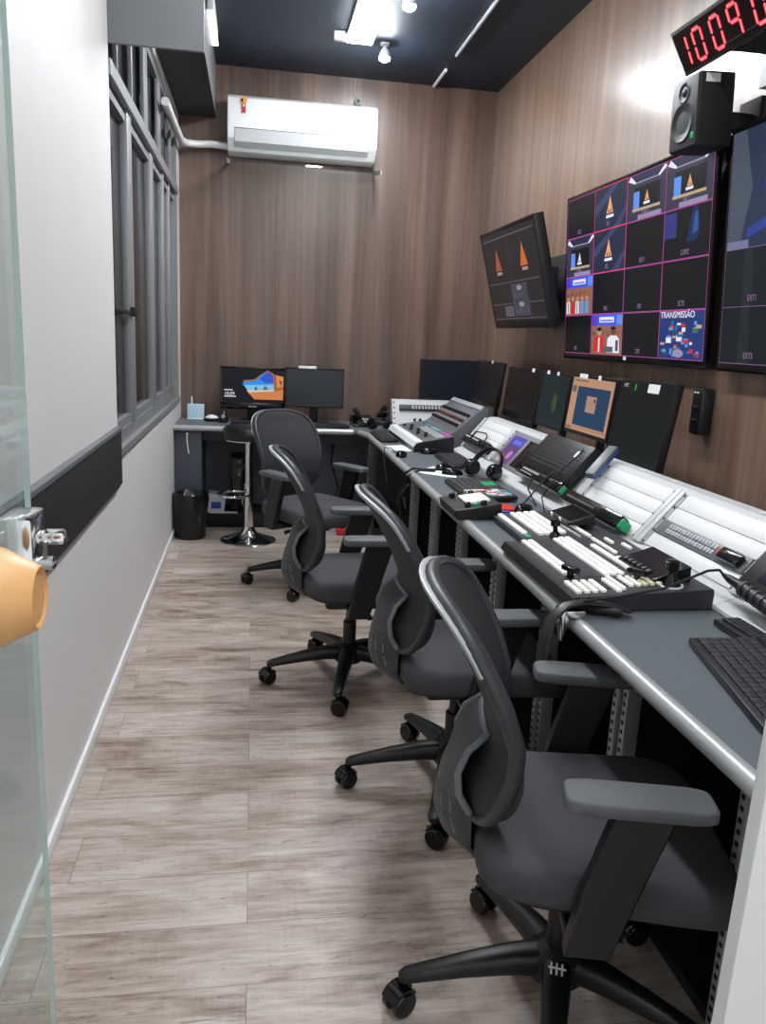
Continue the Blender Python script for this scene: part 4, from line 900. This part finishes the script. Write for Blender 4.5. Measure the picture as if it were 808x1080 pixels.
MB(VM).box(0.385, 0.50, 0.100, 0.122, 0.0, 0.002).build('label_strip', M_blackm, t, smooth=0)
def tbar(x, y, rot):
    m = MB(VM @ Matrix.Translation((x, y, 0)) @ Matrix.Rotation(rot, 4, 'Z')); m.box(-0.006, 0.006, -0.008, 0.008, 0, 0.022, 0.002); m.box(-0.03, 0.03, -0.009, 0.009, 0.018, 0.034, 0.005); m.build('fader_lever', M_gloss, t)
tbar(0.395, 0.055, 0.35); tbar(0.455, 0.215, 0.5)
bxm = MB(VM); bxm.prism([(0.245, 0.0005), (0.245, 0.014), (0.35, 0.042), (0.35, 0.0005)], 'x', 0.275, 0.485); bxm.build('display_box', M_gloss, t, bevel=0.002)
DM = VM @ frame((0.275, 0.245, 0.014), (1, 0, 0), (0, 0.105, 0.028))
bb = MB(DM)
for k in range(6): bb.box(0.02 + 0.026 * k, 0.034 + 0.026 * k, 0.008, 0.022, 0.0, 0.006, 0.001)
bb.build('display_keys', M_dgrey, t)
j = MB(VM @ Matrix.Translation((0.505, 0.285, 0))); j.lathe([(0.030, 0), (0.030, 0.003)], n=24); j.build('joystick_ring', M_white, t)
j = MB(VM @ Matrix.Translation((0.505, 0.285, 0))); j.lathe([(0.024, 0.003), (0.022, 0.012), (0.010, 0.028), (0.009, 0.04), (0.018, 0.046), (0.019, 0.066), (0.012, 0.07)], n=20); j.build('joystick', M_gloss, t)
# side module
t2 = thing('switcher_side_module', 'low side module of lit white key rows behind the video switcher', 'key module', (1.0, 2.55, DZ))
MB().prism([(0.88, DZ + 0.001), (0.875, 0.780), (1.165, 0.805), (1.168, DZ + 0.001)], 'y', 2.352, 2.775).build('chassis', mat('switcher_black', (44, 45, 48)), t2, smooth=0, bevel=0.003)
SM2 = frame((0.875, 2.775, 0.78), (0, -1, 0), (0.29, 0, 0.025))
def row2(x0, x1, y, n, d=0.02, m=M_key_glow):
    mb = MB(SM2); p = (x1 - x0) / n
    for k in range(n): mb.box(x0 + k * p + 0.0018, x0 + (k + 1) * p - 0.0022, y, y + d - 0.002, 0.0003, 0.010, 0.002)
    mb.build('button_row', m, t2)
row2(0.015, 0.30, 0.012, 10); 
for y in (0.06, 0.084, 0.11, 0.135): row2(0.01, 0.33, y, 14)
row2(0.10, 0.40, 0.20, 14, d=0.014); row2(0.16, 0.40, 0.165, 10, d=0.014, m=M_lgrey)
MB(SM2).box(0.30, 0.34, 0.012, 0.03, 0, 0.004, 0.001).build('green_key', M_green, t2)
j = MB(SM2 @ Matrix.Translation((0.355, 0.105, 0))); j.lathe([(0.02, 0), (0.018, 0.01), (0.008, 0.02), (0.008, 0.035), (0.016, 0.04), (0.016, 0.055)], n=18); j.build('joystick', M_gloss, t2)
t = thing('small_control_unit', 'small black slanted unit standing on the side key module', 'control unit', (1.09, 2.55, 0.80))
MB().prism([(1.045, 0.812), (1.045, 0.822), (1.14, 0.850), (1.145, 0.812)], 'y', 2.485, 2.67).build('case', M_black, t, bevel=0.003)
TM = frame((1.045, 2.67, 0.8225), (0, -1, 0), (0.095, 0, 0.028)); MB(TM).box(0.01, 0.175, 0.01, 0.09, 0, 0.0015).build('display', M_gloss, t, smooth=0)
for k in range(2): MB(TM).box(0.03 + 0.08 * k, 0.045 + 0.08 * k, -0.004, 0.002, -0.01, 0.004, 0.001).build('switch', M_white, t)

# ------------------------------------------------------------------ headphones and edge headset
def headphones(name, label, M, open_=0.085, R=0.085):
    o = M @ Vector((0, 0, 0)); t = thing(name, label, 'headphones', tuple(o))
    b = MB(M); b.tube([(R * math.cos(a), 0, 0.02 + R * 1.05 * math.sin(a)) for a in [PI * k / 16 for k in range(17)]], 0.012, 10, flat=(1.3, 0.6)); b.build('headband', M_black, t)
    for s in (-1, 1):
        c = MB(M @ Matrix.Translation((s * (R - 0.005), 0, 0.0)) @ Matrix.Rotation(-s * 0.15, 4, 'Y'))
        c.lathe([(0.028, -0.018), (0.038, -0.014), (0.042, 0.0), (0.036, 0.012), (0.02, 0.017)], axis='x', n=24); p = c.build('ear_cup', M_gloss, t)
        c = MB(M @ Matrix.Translation((s * (R - 0.026), 0, 0.0))); c.lathe([(0.034, -0.008), (0.038, 0), (0.034, 0.008)], axis='x', n=20); c.build('ear_pad', M_blackm, p)
    return t
HM = Matrix.Translation((1.100, 3.70, 0.800)) @ Matrix.Rotation(-1.12, 4, 'Z') @ Matrix.Rotation(-0.62, 4, 'X')
headphones('headphones', 'black headphones propped against the sloped rack by the pink screen', HM, R=0.092)
t = thing('desk_headset', 'black headset band clipped over the silver desk edge with its microphone on the desk', 'headset', (0.76, 1.80, DZ))
MB().tube([(0.92, 1.755, 0.772), (0.86, 1.762, 0.785), (0.80, 1.77, 0.79), (0.75, 1.755, 0.785), (0.71, 1.74, 0.755), (0.69, 1.72, 0.70), (0.685, 1.705, 0.64)], 0.012, 10, flat=(1.4, 0.6)).build('headband', M_black, t)
MB().tube([(0.85, 1.775, 0.785), (0.79, 1.778, 0.79), (0.745, 1.775, 0.775), (0.72, 1.765, 0.74), (0.705, 1.75, 0.69)], 0.008, 8).build('inner_band', M_gloss, t)
c = MB(); c.box(0.752, 0.80, 1.74, 1.79, 0.7585, 0.776, 0.003); c.box(0.742, 0.758, 1.74, 1.79, 0.70, 0.776, 0.003); c.build('edge_clamp', M_chrome, t)
m = MB(frame((0.86, 1.76, 0.772), (1, -0.5, 0), (0.5, 1, 0))); m.lathe([(0.010, -0.045), (0.013, -0.04), (0.014, 0.03), (0.010, 0.04)], axis='x', n=14); m.build('microphone', M_black, t)
# small black cables by the perforated unit
c = MB()
c.tube([(1.33, 3.2, 0.93), (1.26, 3.16, 0.90), (1.17, 3.12, 0.83), (1.11, 3.10, 0.765), (1.06, 3.03, 0.76)], 0.0035, 6)
c.tube([(1.32, 3.28, 0.93), (1.22, 3.3, 0.86), (1.16, 3.22, 0.80), (1.14, 3.05, 0.762)], 0.0035, 6)
c.tube([(1.30, 3.0, 1.0), (1.2, 3.0, 0.90), (1.15, 3.02, 0.80), (1.12, 2.9, 0.77)], 0.003, 6)
tag(c.build('loose_cable', M_blackm, origin=(1.11, 3.1, DZ)), 'thin black leads drooping from the perforated unit to the desk', 'cable')

# ------------------------------------------------------------------ back desk small things
t = thing('desk_phone', 'black desk telephone beside the far corner of the back desk', 'telephone', (0.80, 5.88, DZ))
MB(Matrix.Translation((0.80, 5.86, DZ)) @ Matrix.Rotation(0.1, 4, 'Z')).prism([(-0.09, 0.001), (-0.09, 0.02), (0.09, 0.075), (0.09, 0.001)], 'x', -0.08, 0.08).build('base', M_gloss, t, bevel=0.003)
MB(Matrix.Translation((0.755, 5.86, DZ + 0.065))).tube([(0, -0.09, 0.0), (0, -0.06, 0.03), (0, 0.0, 0.05), (0, 0.07, 0.05), (0, 0.10, 0.035)], [0.022, 0.018, 0.014, 0.018, 0.022], 12).build('handset', M_gloss, t)
b = MB(Matrix.Translation((0.80, 5.86, DZ)) @ Matrix.Rotation(0.1, 4, 'Z') @ frame((0, -0.09, 0.02), (1, 0, 0), (0, 0.18, 0.055)))
for a in range(3):
    for c_ in range(4): b.box(0.0 + 0.022 * a, 0.015 + 0.022 * a, 0.03 + 0.022 * c_, 0.044 + 0.022 * c_, 0.001, 0.005, 0.001)
b.build('keypad', M_lgrey, t)
t = thing('desk_phone', 'second black desk telephone with angled handset, left of the keyboard by the mixer', 'telephone', (1.0, 5.9, DZ), None)
t['label'] = 'black telephone right of the first one, close to the wood wall'
MB(Matrix.Translation((0.985, 6.03, DZ)) @ Matrix.Rotation(-0.35, 4, 'Z')).prism([(-0.09, 0.001), (-0.09, 0.02), (0.09, 0.085), (0.09, 0.001)], 'x', -0.07, 0.07).build('base', M_gloss, t, bevel=0.003)
MB(Matrix.Translation((0.97, 6.03, DZ + 0.07)) @ Matrix.Rotation(-0.35, 4, 'Z')).tube([(0, -0.09, 0.0), (0, -0.06, 0.03), (0, 0.0, 0.05), (0, 0.07, 0.055), (0, 0.10, 0.04)], [0.022, 0.018, 0.014, 0.018, 0.022], 12).build('handset', M_gloss, t)
t = thing('wall_headset', 'tangle of black headphones lying by the telephones', 'headphones', (0.99, 5.66, DZ)); bpy.data.objects.remove(t)
headphones('desk_headphones', 'black headphones lying flat between the telephones and the corner rack', Matrix.Translation((0.90, 5.68, DZ + 0.044)) @ Matrix.Rotation(0.5, 4, 'Z') @ Matrix.Rotation(PI / 2 - 0.12, 4, 'X'), R=0.075)
t = thing('card_holder', 'small pale blue card in a clear stand on the back desk by the window', 'card stand', (-0.42, 6.05, DZ))
MB(frame((-0.47, 6.02, DZ + 0.001), (1, 0, 0), (0, 0.25, 1))).box(0, 0.12, 0, 0.11, 0, 0.006, 0.001).build('card', mat('pale_blue_card', (168, 198, 214), 0.5, var=0.12, scale=60), t)
bx('stand_foot', M_trim, t, -0.47, -0.35, 6.0, 6.08, DZ, DZ + 0.006, 0.001); bx('pen', M_white, t, -0.445, -0.435, 6.065, 6.075, DZ + 0.001, DZ + 0.16, 0.003)
t = thing('small_tray', 'small dark tray with a crumpled white tissue on the back desk', 'tray', (-0.27, 5.92, DZ))
MB().lathe([(0.05, DZ + 0.0005), (0.062, DZ + 0.018), (0.058, DZ + 0.018), (0.046, DZ + 0.006)], (-0.29, 5.92, 0), 'z', 24).build('dish', M_gloss, t)
MB().lathe([(0.04, DZ + 0.012), (0.05, DZ + 0.025), (0.03, DZ + 0.04), (0.01, DZ + 0.044)], (-0.29, 5.92, 0), 'z', 7).build('tissue', M_white, t, smooth=0)
t = thing('small_black_camera', 'small black rounded gadget left of the lock screen monitor', 'gadget', (-0.2, 5.8, DZ))
MB().lathe([(0.03, DZ), (0.034, DZ + 0.01), (0.028, DZ + 0.05), (0.02, DZ + 0.075), (0.008, DZ + 0.085)], (-0.205, 5.84, 0), 'z', 20).build('body', M_black, t); MB().lathe([(0.014, 0), (0.012, -0.012)], (-0.205, 5.815, DZ + 0.045), 'y', 14).build('lens', M_lgrey, t)
t = thing('keychain', 'small key ring hanging from the desk drawer lock by the window', 'keys', (-0.40, 5.62, 0.66))
MB().lathe([(0.009, 5.629), (0.009, 5.618)], (-0.44, 0, 0.695), 'y', 12).build('lock', M_chrome, t); MB().tube([(-0.44, 5.617, 0.69), (-0.442, 5.612, 0.66), (-0.438, 5.612, 0.62), (-0.43, 5.612, 0.56)], 0.004, 6).build('key_tag', M_white, t)

# ------------------------------------------------------------------ bin and stool
t = thing('waste_bin', 'black waste bin lined with a crumpled bag in the left corner', 'bin', (-0.41, 5.49, 0))
MB().lathe([(0.095, 0.002), (0.10, 0.01), (0.112, 0.27), (0.108, 0.27)], (-0.41, 5.485, 0), 'z', 28).build('bucket', M_black, t)
m = MB(); rows = []; rr = random.Random(4)
for i, (r, z) in enumerate([(0.113, 0.16), (0.119, 0.22), (0.122, 0.275), (0.118, 0.305), (0.10, 0.31), (0.085, 0.28), (0.06, 0.25), (0.02, 0.24)]):
    rows.append([(-0.41 + (r + rr.uniform(-.006, .006)) * math.cos(2 * PI * k / 28) * 0.985, 5.485 + (r + rr.uniform(-.006, .006)) * math.sin(2 * PI * k / 28), z + rr.uniform(-.008, .008)) for k in range(28)])
m.grid(rows, closed=True); m.build('bin_liner', M_bag, t, smooth=30)
t = thing('bar_stool', 'chrome bar stool with a round black seat in front of the back desk', 'bar stool', (-0.02, 5.40, 0))
P = (-0.02, 5.40, 0)
MB().lathe([(0.185, 0.001), (0.188, 0.008), (0.18, 0.014), (0.12, 0.028), (0.06, 0.055), (0.04, 0.09), (0.036, 0.10)], P, 'z', 48).build('base', M_chrome, t, smooth=60)
MB().lathe([(0.034, 0.10), (0.034, 0.40), (0.026, 0.402), (0.026, 0.70)], P, 'z', 24).build('column', M_chrome, t)
MB().tube([(-0.115 + 0.1 * math.cos(2 * PI * k / 36), 5.40 - 0.0 + 0.11 * math.sin(2 * PI * k / 36) - 0.02, 0.325) for k in range(36)], 0.010, 10, closed=True).build('foot_ring', M_chrome, t)
MB().lathe([(0.12, 0.690), (0.17, 0.70), (0.176, 0.725), (0.172, 0.765), (0.15, 0.785), (0.08, 0.79)], P, 'z', 40).build('seat', M_black, t, smooth=60)
MB().lathe([(0.11, 0.682), (0.165, 0.692), (0.165, 0.697)], P, 'z', 32).build('seat_rim', M_chrome, t)

# ------------------------------------------------------------------ office chairs (facing +X, hub at the origin)
def sq(n, a, b, p):
    out = []
    for k in range(n):
        th = 2 * PI * k / n; c, s = math.cos(th), math.sin(th)
        out.append((a * math.copysign(abs(c) ** (2 / p), c), b * math.copysign(abs(s) ** (2 / p), s)))
    return out
def edge_u(z):  # forward position of the back's side edge at height z
    T = [(0.47, -0.160), (0.52, -0.138), (0.57, -0.124), (0.62, -0.118), (0.70, -0.130), (0.78, -0.163), (0.85, -0.200), (0.91, -0.234), (0.965, -0.268)]
    for (a, u), (b, w) in zip(T, T[1:]):
        if z <= b: return u + (w - u) * (z - a) / (b - a)
    return T[-1][1]
def make_chair(label):
    t = thing('office_chair', label, 'office chair', (0, 0, 0), 'black office chairs')
    # seat cushion
    m = MB(); rows = []
    for s_, z in ((0.90, 0.405), (0.97, 0.409), (1.0, 0.420), (1.0, 0.458), (0.99, 0.471), (0.965, 0.480), (0.91, 0.486), (0.6, 0.487), (0.0, 0.484)):
        rows.append([(0.045 + s_ * x - (0.0), s_ * y * (1.0 + 0.08 * (x / 0.25)), z - (0.022 * max(0, (s_ * x - 0.12) / 0.13) ** 2 if s_ * x > 0.12 else 0)) for x, y in sq(48, 0.245, 0.235, 5.5)])
    R = m.grid(rows, closed=True); m.f(R[0][::-1]); m.build('seat', M_fabric, t, smooth=60)
    m = MB(); m.grid([[(0.045 + s_ * x, s_ * y, z) for x, y in sq(32, 0.23, 0.22, 4)] for s_, z in ((0.0, 0.386), (0.8, 0.386), (0.98, 0.398), (0.98, 0.41))], closed=True); m.build('seat_pan', M_black, t, smooth=40)
    # backrest: mesh panel and shell frame
    zb, zt = 0.495, 0.958
    def hw(v): return 0.212 * (1 - abs(2 * v - 1) ** 6.5) ** (1 / 2.4) * (0.84 + 0.16 * min(1, v * 1.6)) if 0 < v < 1 else 0.0
    def bp(v, w, off):
        z = zb + (zt - zb) * v; y = hw(v) * w
        arch = 0.0
        lump = 0.045 * math.exp(-((v - 0.17) / 0.16) ** 2) * (1 - 0.55 * w * w)
        u = edge_u(z) - 0.046 * (1 - (y / 0.212) ** 2) - off - (lump if off > 0 else 0)
        return (u, y, z + 0.012 * (1 - w * w) * (v > .9))
    nv, nw = 30, 17
    vs_ = [0.5 - 0.5 * math.cos(PI * (0.012 + 0.976 * i / nv)) for i in range(nv + 1)]
    front = [[bp(v, -1 + 2 * j / (nw - 1), 0.0) for j in range(nw)] for v in vs_]
    back = [[bp(v, -1 + 2 * j / (nw - 1), 0.018) for j in range(nw)] for v in vs_]
    m = MB(); m.grid([a + b[::-1] for a, b in zip(front, back)], closed=True)
    o = m.build('backrest', M_mesh, t, smooth=50)
    loop = [bp(v, 1, 0.010) for v in vs_] + [bp(v, -1, 0.010) for v in vs_[::-1]]
    MB().tube(loop, 0.0125, 10, closed=True, flat=(1.35, 1.0)).build('back_frame', M_shell, o, smooth=60)
    # highlight on the frame's upper rim, put in as a pale grey tube
    vi = [v for v in vs_ if v > 0.72]
    up = [bp(v, 1, 0.022) for v in vi] + [bp(v, -1, 0.022) for v in vi[::-1]]
    MB().tube(up, 0.009, 8, flat=(1.5, 0.8)).build('rim_highlight', M_lgrey, o, smooth=60)
    # lumbar carrier behind the back
    m = MB(); rows = []
    prof_ = [(0.672, -0.190, -0.198, 0.092, 0.012), (0.64, -0.226, -0.232, 0.104, 0.016), (0.597, -0.243, -0.258, 0.110, 0.018), (0.552, -0.238, -0.275, 0.110, 0.02), (0.512, -0.215, -0.284, 0.106, 0.022), (0.47, -0.214, -0.285, 0.100, 0.022), (0.425, -0.212, -0.268, 0.09, 0.022), (0.388, -0.19, -0.222, 0.075, 0.018), (0.368, -0.14, -0.15, 0.065, 0.004), (0.364, -0.05, -0.05, 0.06, 0.004)]
    for z, ue, uc, w, th in prof_:
        fr_, bk_ = [], []
        for k in range(-6, 7):
            q = (k / 6) ** 2; u = uc + (ue - uc) * q
            lift = 0.022 if z < 0.39 else 0
            bk_.append((u, w * k / 6, z)); fr_.append((u + th * (1 - 0.75 * q), w * k / 6, z + lift))
        rows.append(bk_ + fr_[::-1])
    R = m.grid(rows, closed=True); m.f(R[0]); m.f(R[-1][::-1])
    c = m.build('back_carrier', mat('carrier_grey', (50, 53, 57), 0.45), t, smooth=50)
    def lerp_prof(z):
        for p0, p1 in zip(prof_, prof_[1:]):
            if p1[0] <= z <= p0[0]:
                q = (p0[0] - z) / (p0[0] - p1[0]); return [p0[i] + q * (p1[i] - p0[i]) for i in range(5)]
    for k in (-3, -2, -1, 1, 2, 3):
        for z0 in (0.445, 0.487, 0.53):
            s2 = MB(); fc = []
            for z in (z0, z0 + 0.03):
                _, ue, uc, w, th = lerp_prof(z)
                for y in (0.024 * k - 0.0014, 0.024 * k + 0.0014): fc.append((uc + (ue - uc) * (y / w) ** 2, y, z))
            o1 = [s2.v((u - 0.0012, y, z)) for u, y, z in fc]; i1 = [s2.v((u + 0.002, y, z)) for u, y, z in fc]
            s2.f([o1[0], o1[1], o1[3], o1[2]]); s2.f([i1[2], i1[3], i1[1], i1[0]])
            for p, q in ((0, 1), (1, 3), (3, 2), (2, 0)): s2.f([o1[p], i1[p], i1[q], o1[q]])
            s2.build('carrier_slot', M_mgrey, c, smooth=0)
    ed = [(ue, w, z) for z, ue, uc, w, th in prof_[:5]]
    MB().tube([(u, -w, z) for u, w, z in ed[::-1]] + [(-0.196, -0.05, 0.675), (-0.198, 0, 0.676), (-0.196, 0.05, 0.675)] + ed, 0.0075, 8).build('carrier_rim', M_mgrey, c, smooth=60)
    # armrests
    for s_ in (1, -1):
        m = MB(); y = s_ * 0.262
        m.prism([(-0.045, 0.36), (0.035, 0.36), (0.075, 0.50), (0.12, 0.648), (0.02, 0.648), (-0.02, 0.50)], 'y', y - 0.017, y + 0.017)
        m.box(-0.04, 0.04, min(y, s_ * 0.08), max(y, s_ * 0.08), 0.36, 0.385, 0.005)
        p = m.build('armrest', M_black, t, bevel=0.006)
        q = MB(); rows = []
        for sc_, z in ((0.95, 0.649), (1.0, 0.652), (1.0, 0.668), (0.975, 0.672), (0.93, 0.6735), (0.0, 0.674)): rows.append([(0.055 + sc_ * x, y + sc_ * yy, z) for x, yy in sq(40, 0.125, 0.042, 6)])
        R = q.grid(rows, closed=True); q.f(R[0][::-1]); q.build('arm_pad', M_pad, p, smooth=40)
    m = MB(); m.box(-0.11, 0.12, -0.075, 0.075, 0.325, 0.388, 0.015); m.build('tilt_mechanism', M_black, t)
    m = MB(); m.tube([(0.05, -0.06, 0.35), (0.05, -0.17, 0.345), (0.05, -0.20, 0.338)], [0.006, 0.006, 0.012], 10); m.build('height_lever', M_black, t)
    m = MB(); m.tube([(0.11, -0.03, 0.335), (0.12, -0.05, 0.29), (0.105, -0.06, 0.265)], 0.004, 8); m.tube([(0.105, -0.06, 0.265), (0.10, -0.068, 0.235)], 0.012, 10); m.build('tension_cable', M_black, t)
    MB().lathe([(0.027, 0.14), (0.027, 0.255), (0.017, 0.257), (0.017, 0.33)], n=20).build('gas_lift', M_black, t)
    MB().lathe([(0.055, 0.085), (0.062, 0.095), (0.058, 0.145), (0.03, 0.165)], n=24).build('base_hub', M_black, t)
    for k in range(5):
        T = Matrix.Rotation(2 * PI * k / 5, 4, 'Z')
        m = MB(T); rows = []
        for d, z, w, h in ((0.03, 0.125, 0.034, 0.030), (0.10, 0.122, 0.030, 0.027), (0.20, 0.108, 0.024, 0.021), (0.285, 0.092, 0.020, 0.016), (0.325, 0.084, 0.019, 0.013), (0.338, 0.080, 0.012, 0.008)):
            rows.append([(d, a, z + b) for a, b in sq(14, w, h, 3)])
        R = m.grid(rows, closed=True); m.f(R[0][::-1]); m.f(R[-1])
        leg = m.build('base_leg', M_black, t, smooth=50)
        ca = 0.7 * k + 0.6
        W = T @ Matrix.Translation((0.325, 0, 0)) @ Matrix.Rotation(ca, 4, 'Z')
        m = MB(W)
        for s_ in (-1, 1): m.lathe([(0.004, 0.006 * s_), (0.024, 0.007 * s_), (0.0295, 0.011 * s_), (0.0295, 0.021 * s_), (0.026, 0.025 * s_), (0.005, 0.026 * s_)], (0.012, 0, 0.0302), 'y', 22)
        m.lathe([(0.007, 0.03), (0.007, 0.078)], n=10); m.box(-0.02, 0.02, -0.005, 0.005, 0.028, 0.052, 0.003)
        m.prism([(0.012 + 0.034 * math.cos(a), 0.031 + 0.034 * math.sin(a)) for a in [PI * (0.12 + 0.70 * i / 10) for i in range(11)]] + [(0.0, 0.045)], 'y', -0.022, 0.022)
        m.build('castor', M_gloss, leg, smooth=40)
    return t
labels = ['black mesh office chair nearest the camera, partly hidden by the white post', 'black mesh office chair just beyond the nearest one, at the video switcher', 'black mesh office chair with its whole castor base seen, third from the camera', 'black mesh office chair turned toward the camera beside the bar stool']
places = [(0.655, 1.39, -14, 175 + 14), (0.64, 2.275, 0, 176), (0.405, 3.11, 0, 184), (0.315, 4.425, -54, 180 + 54)]
chair = make_chair(labels[0])
for k, ((x, y, rz, base), lb) in enumerate(zip(places, labels)):
    c = chair if k == 0 else copy_tree(chair)
    c.location = (x, y, 0); c.rotation_euler = (0, 0, math.radians(rz)); c['label'] = lb
    # turn the five star base on its own swivel
    for ch in c.children:
        if ch.name.startswith(('base_leg', 'base_hub')): ch.rotation_euler = (0, 0, math.radians(base))
# label on the nearest hub
m = MB(Matrix.Rotation(math.radians(-99), 4, 'Z') @ Matrix.Translation((0.072, 0.0, 0.1535)) @ Matrix.Rotation(math.radians(4), 4, 'Y'))
for k in range(3): m.box(-0.016, 0.014, -0.014 + 0.011 * k, -0.010 + 0.011 * k, 0, 0.0015)
m.box(-0.005, -0.001, -0.018, 0.018, 0, 0.0015)
hub_mark = m.build('hub_sticker', M_white, None, smooth=0); hub_mark.parent = chair

# ------------------------------------------------------------------ light
def area(name, loc, sx, sy, power, rot=(0, 0, 0), col=(1, 1, 1)):
    l = bpy.data.lights.new(name, 'AREA'); l.shape = 'RECTANGLE'; l.size = sx; l.size_y = sy; l.energy = power; l.color = col
    o = bpy.data.objects.new(name, l); COL.objects.link(o); o.location = loc; o.rotation_euler = rot; return o
t = thing('near_ceiling_lamp', 'white linear lamp on the ceiling above the camera', 'ceiling lamp', (0.55, 0.2, 3.19))
bx('lamp_housing', M_white, t, 0.47, 0.63, -0.9, 1.2, 3.155, 3.188, 0.004); bx('lamp_diffuser', M_lamp, t, 0.475, 0.625, -0.89, 1.19, 3.135, 3.156, 0.004)
w = bpy.data.worlds.new('world'); scene.world = w; w.use_nodes = True
w.node_tree.nodes['Background'].inputs[0].default_value = (0.92, 0.96, 1.0, 1); w.node_tree.nodes['Background'].inputs[1].default_value = 1.15
scene.view_settings.view_transform = 'Standard'; scene.view_settings.look = 'None'; scene.view_settings.gamma = 1; scene.view_settings.use_curve_mapping = False
scene.view_settings.exposure = 0.0
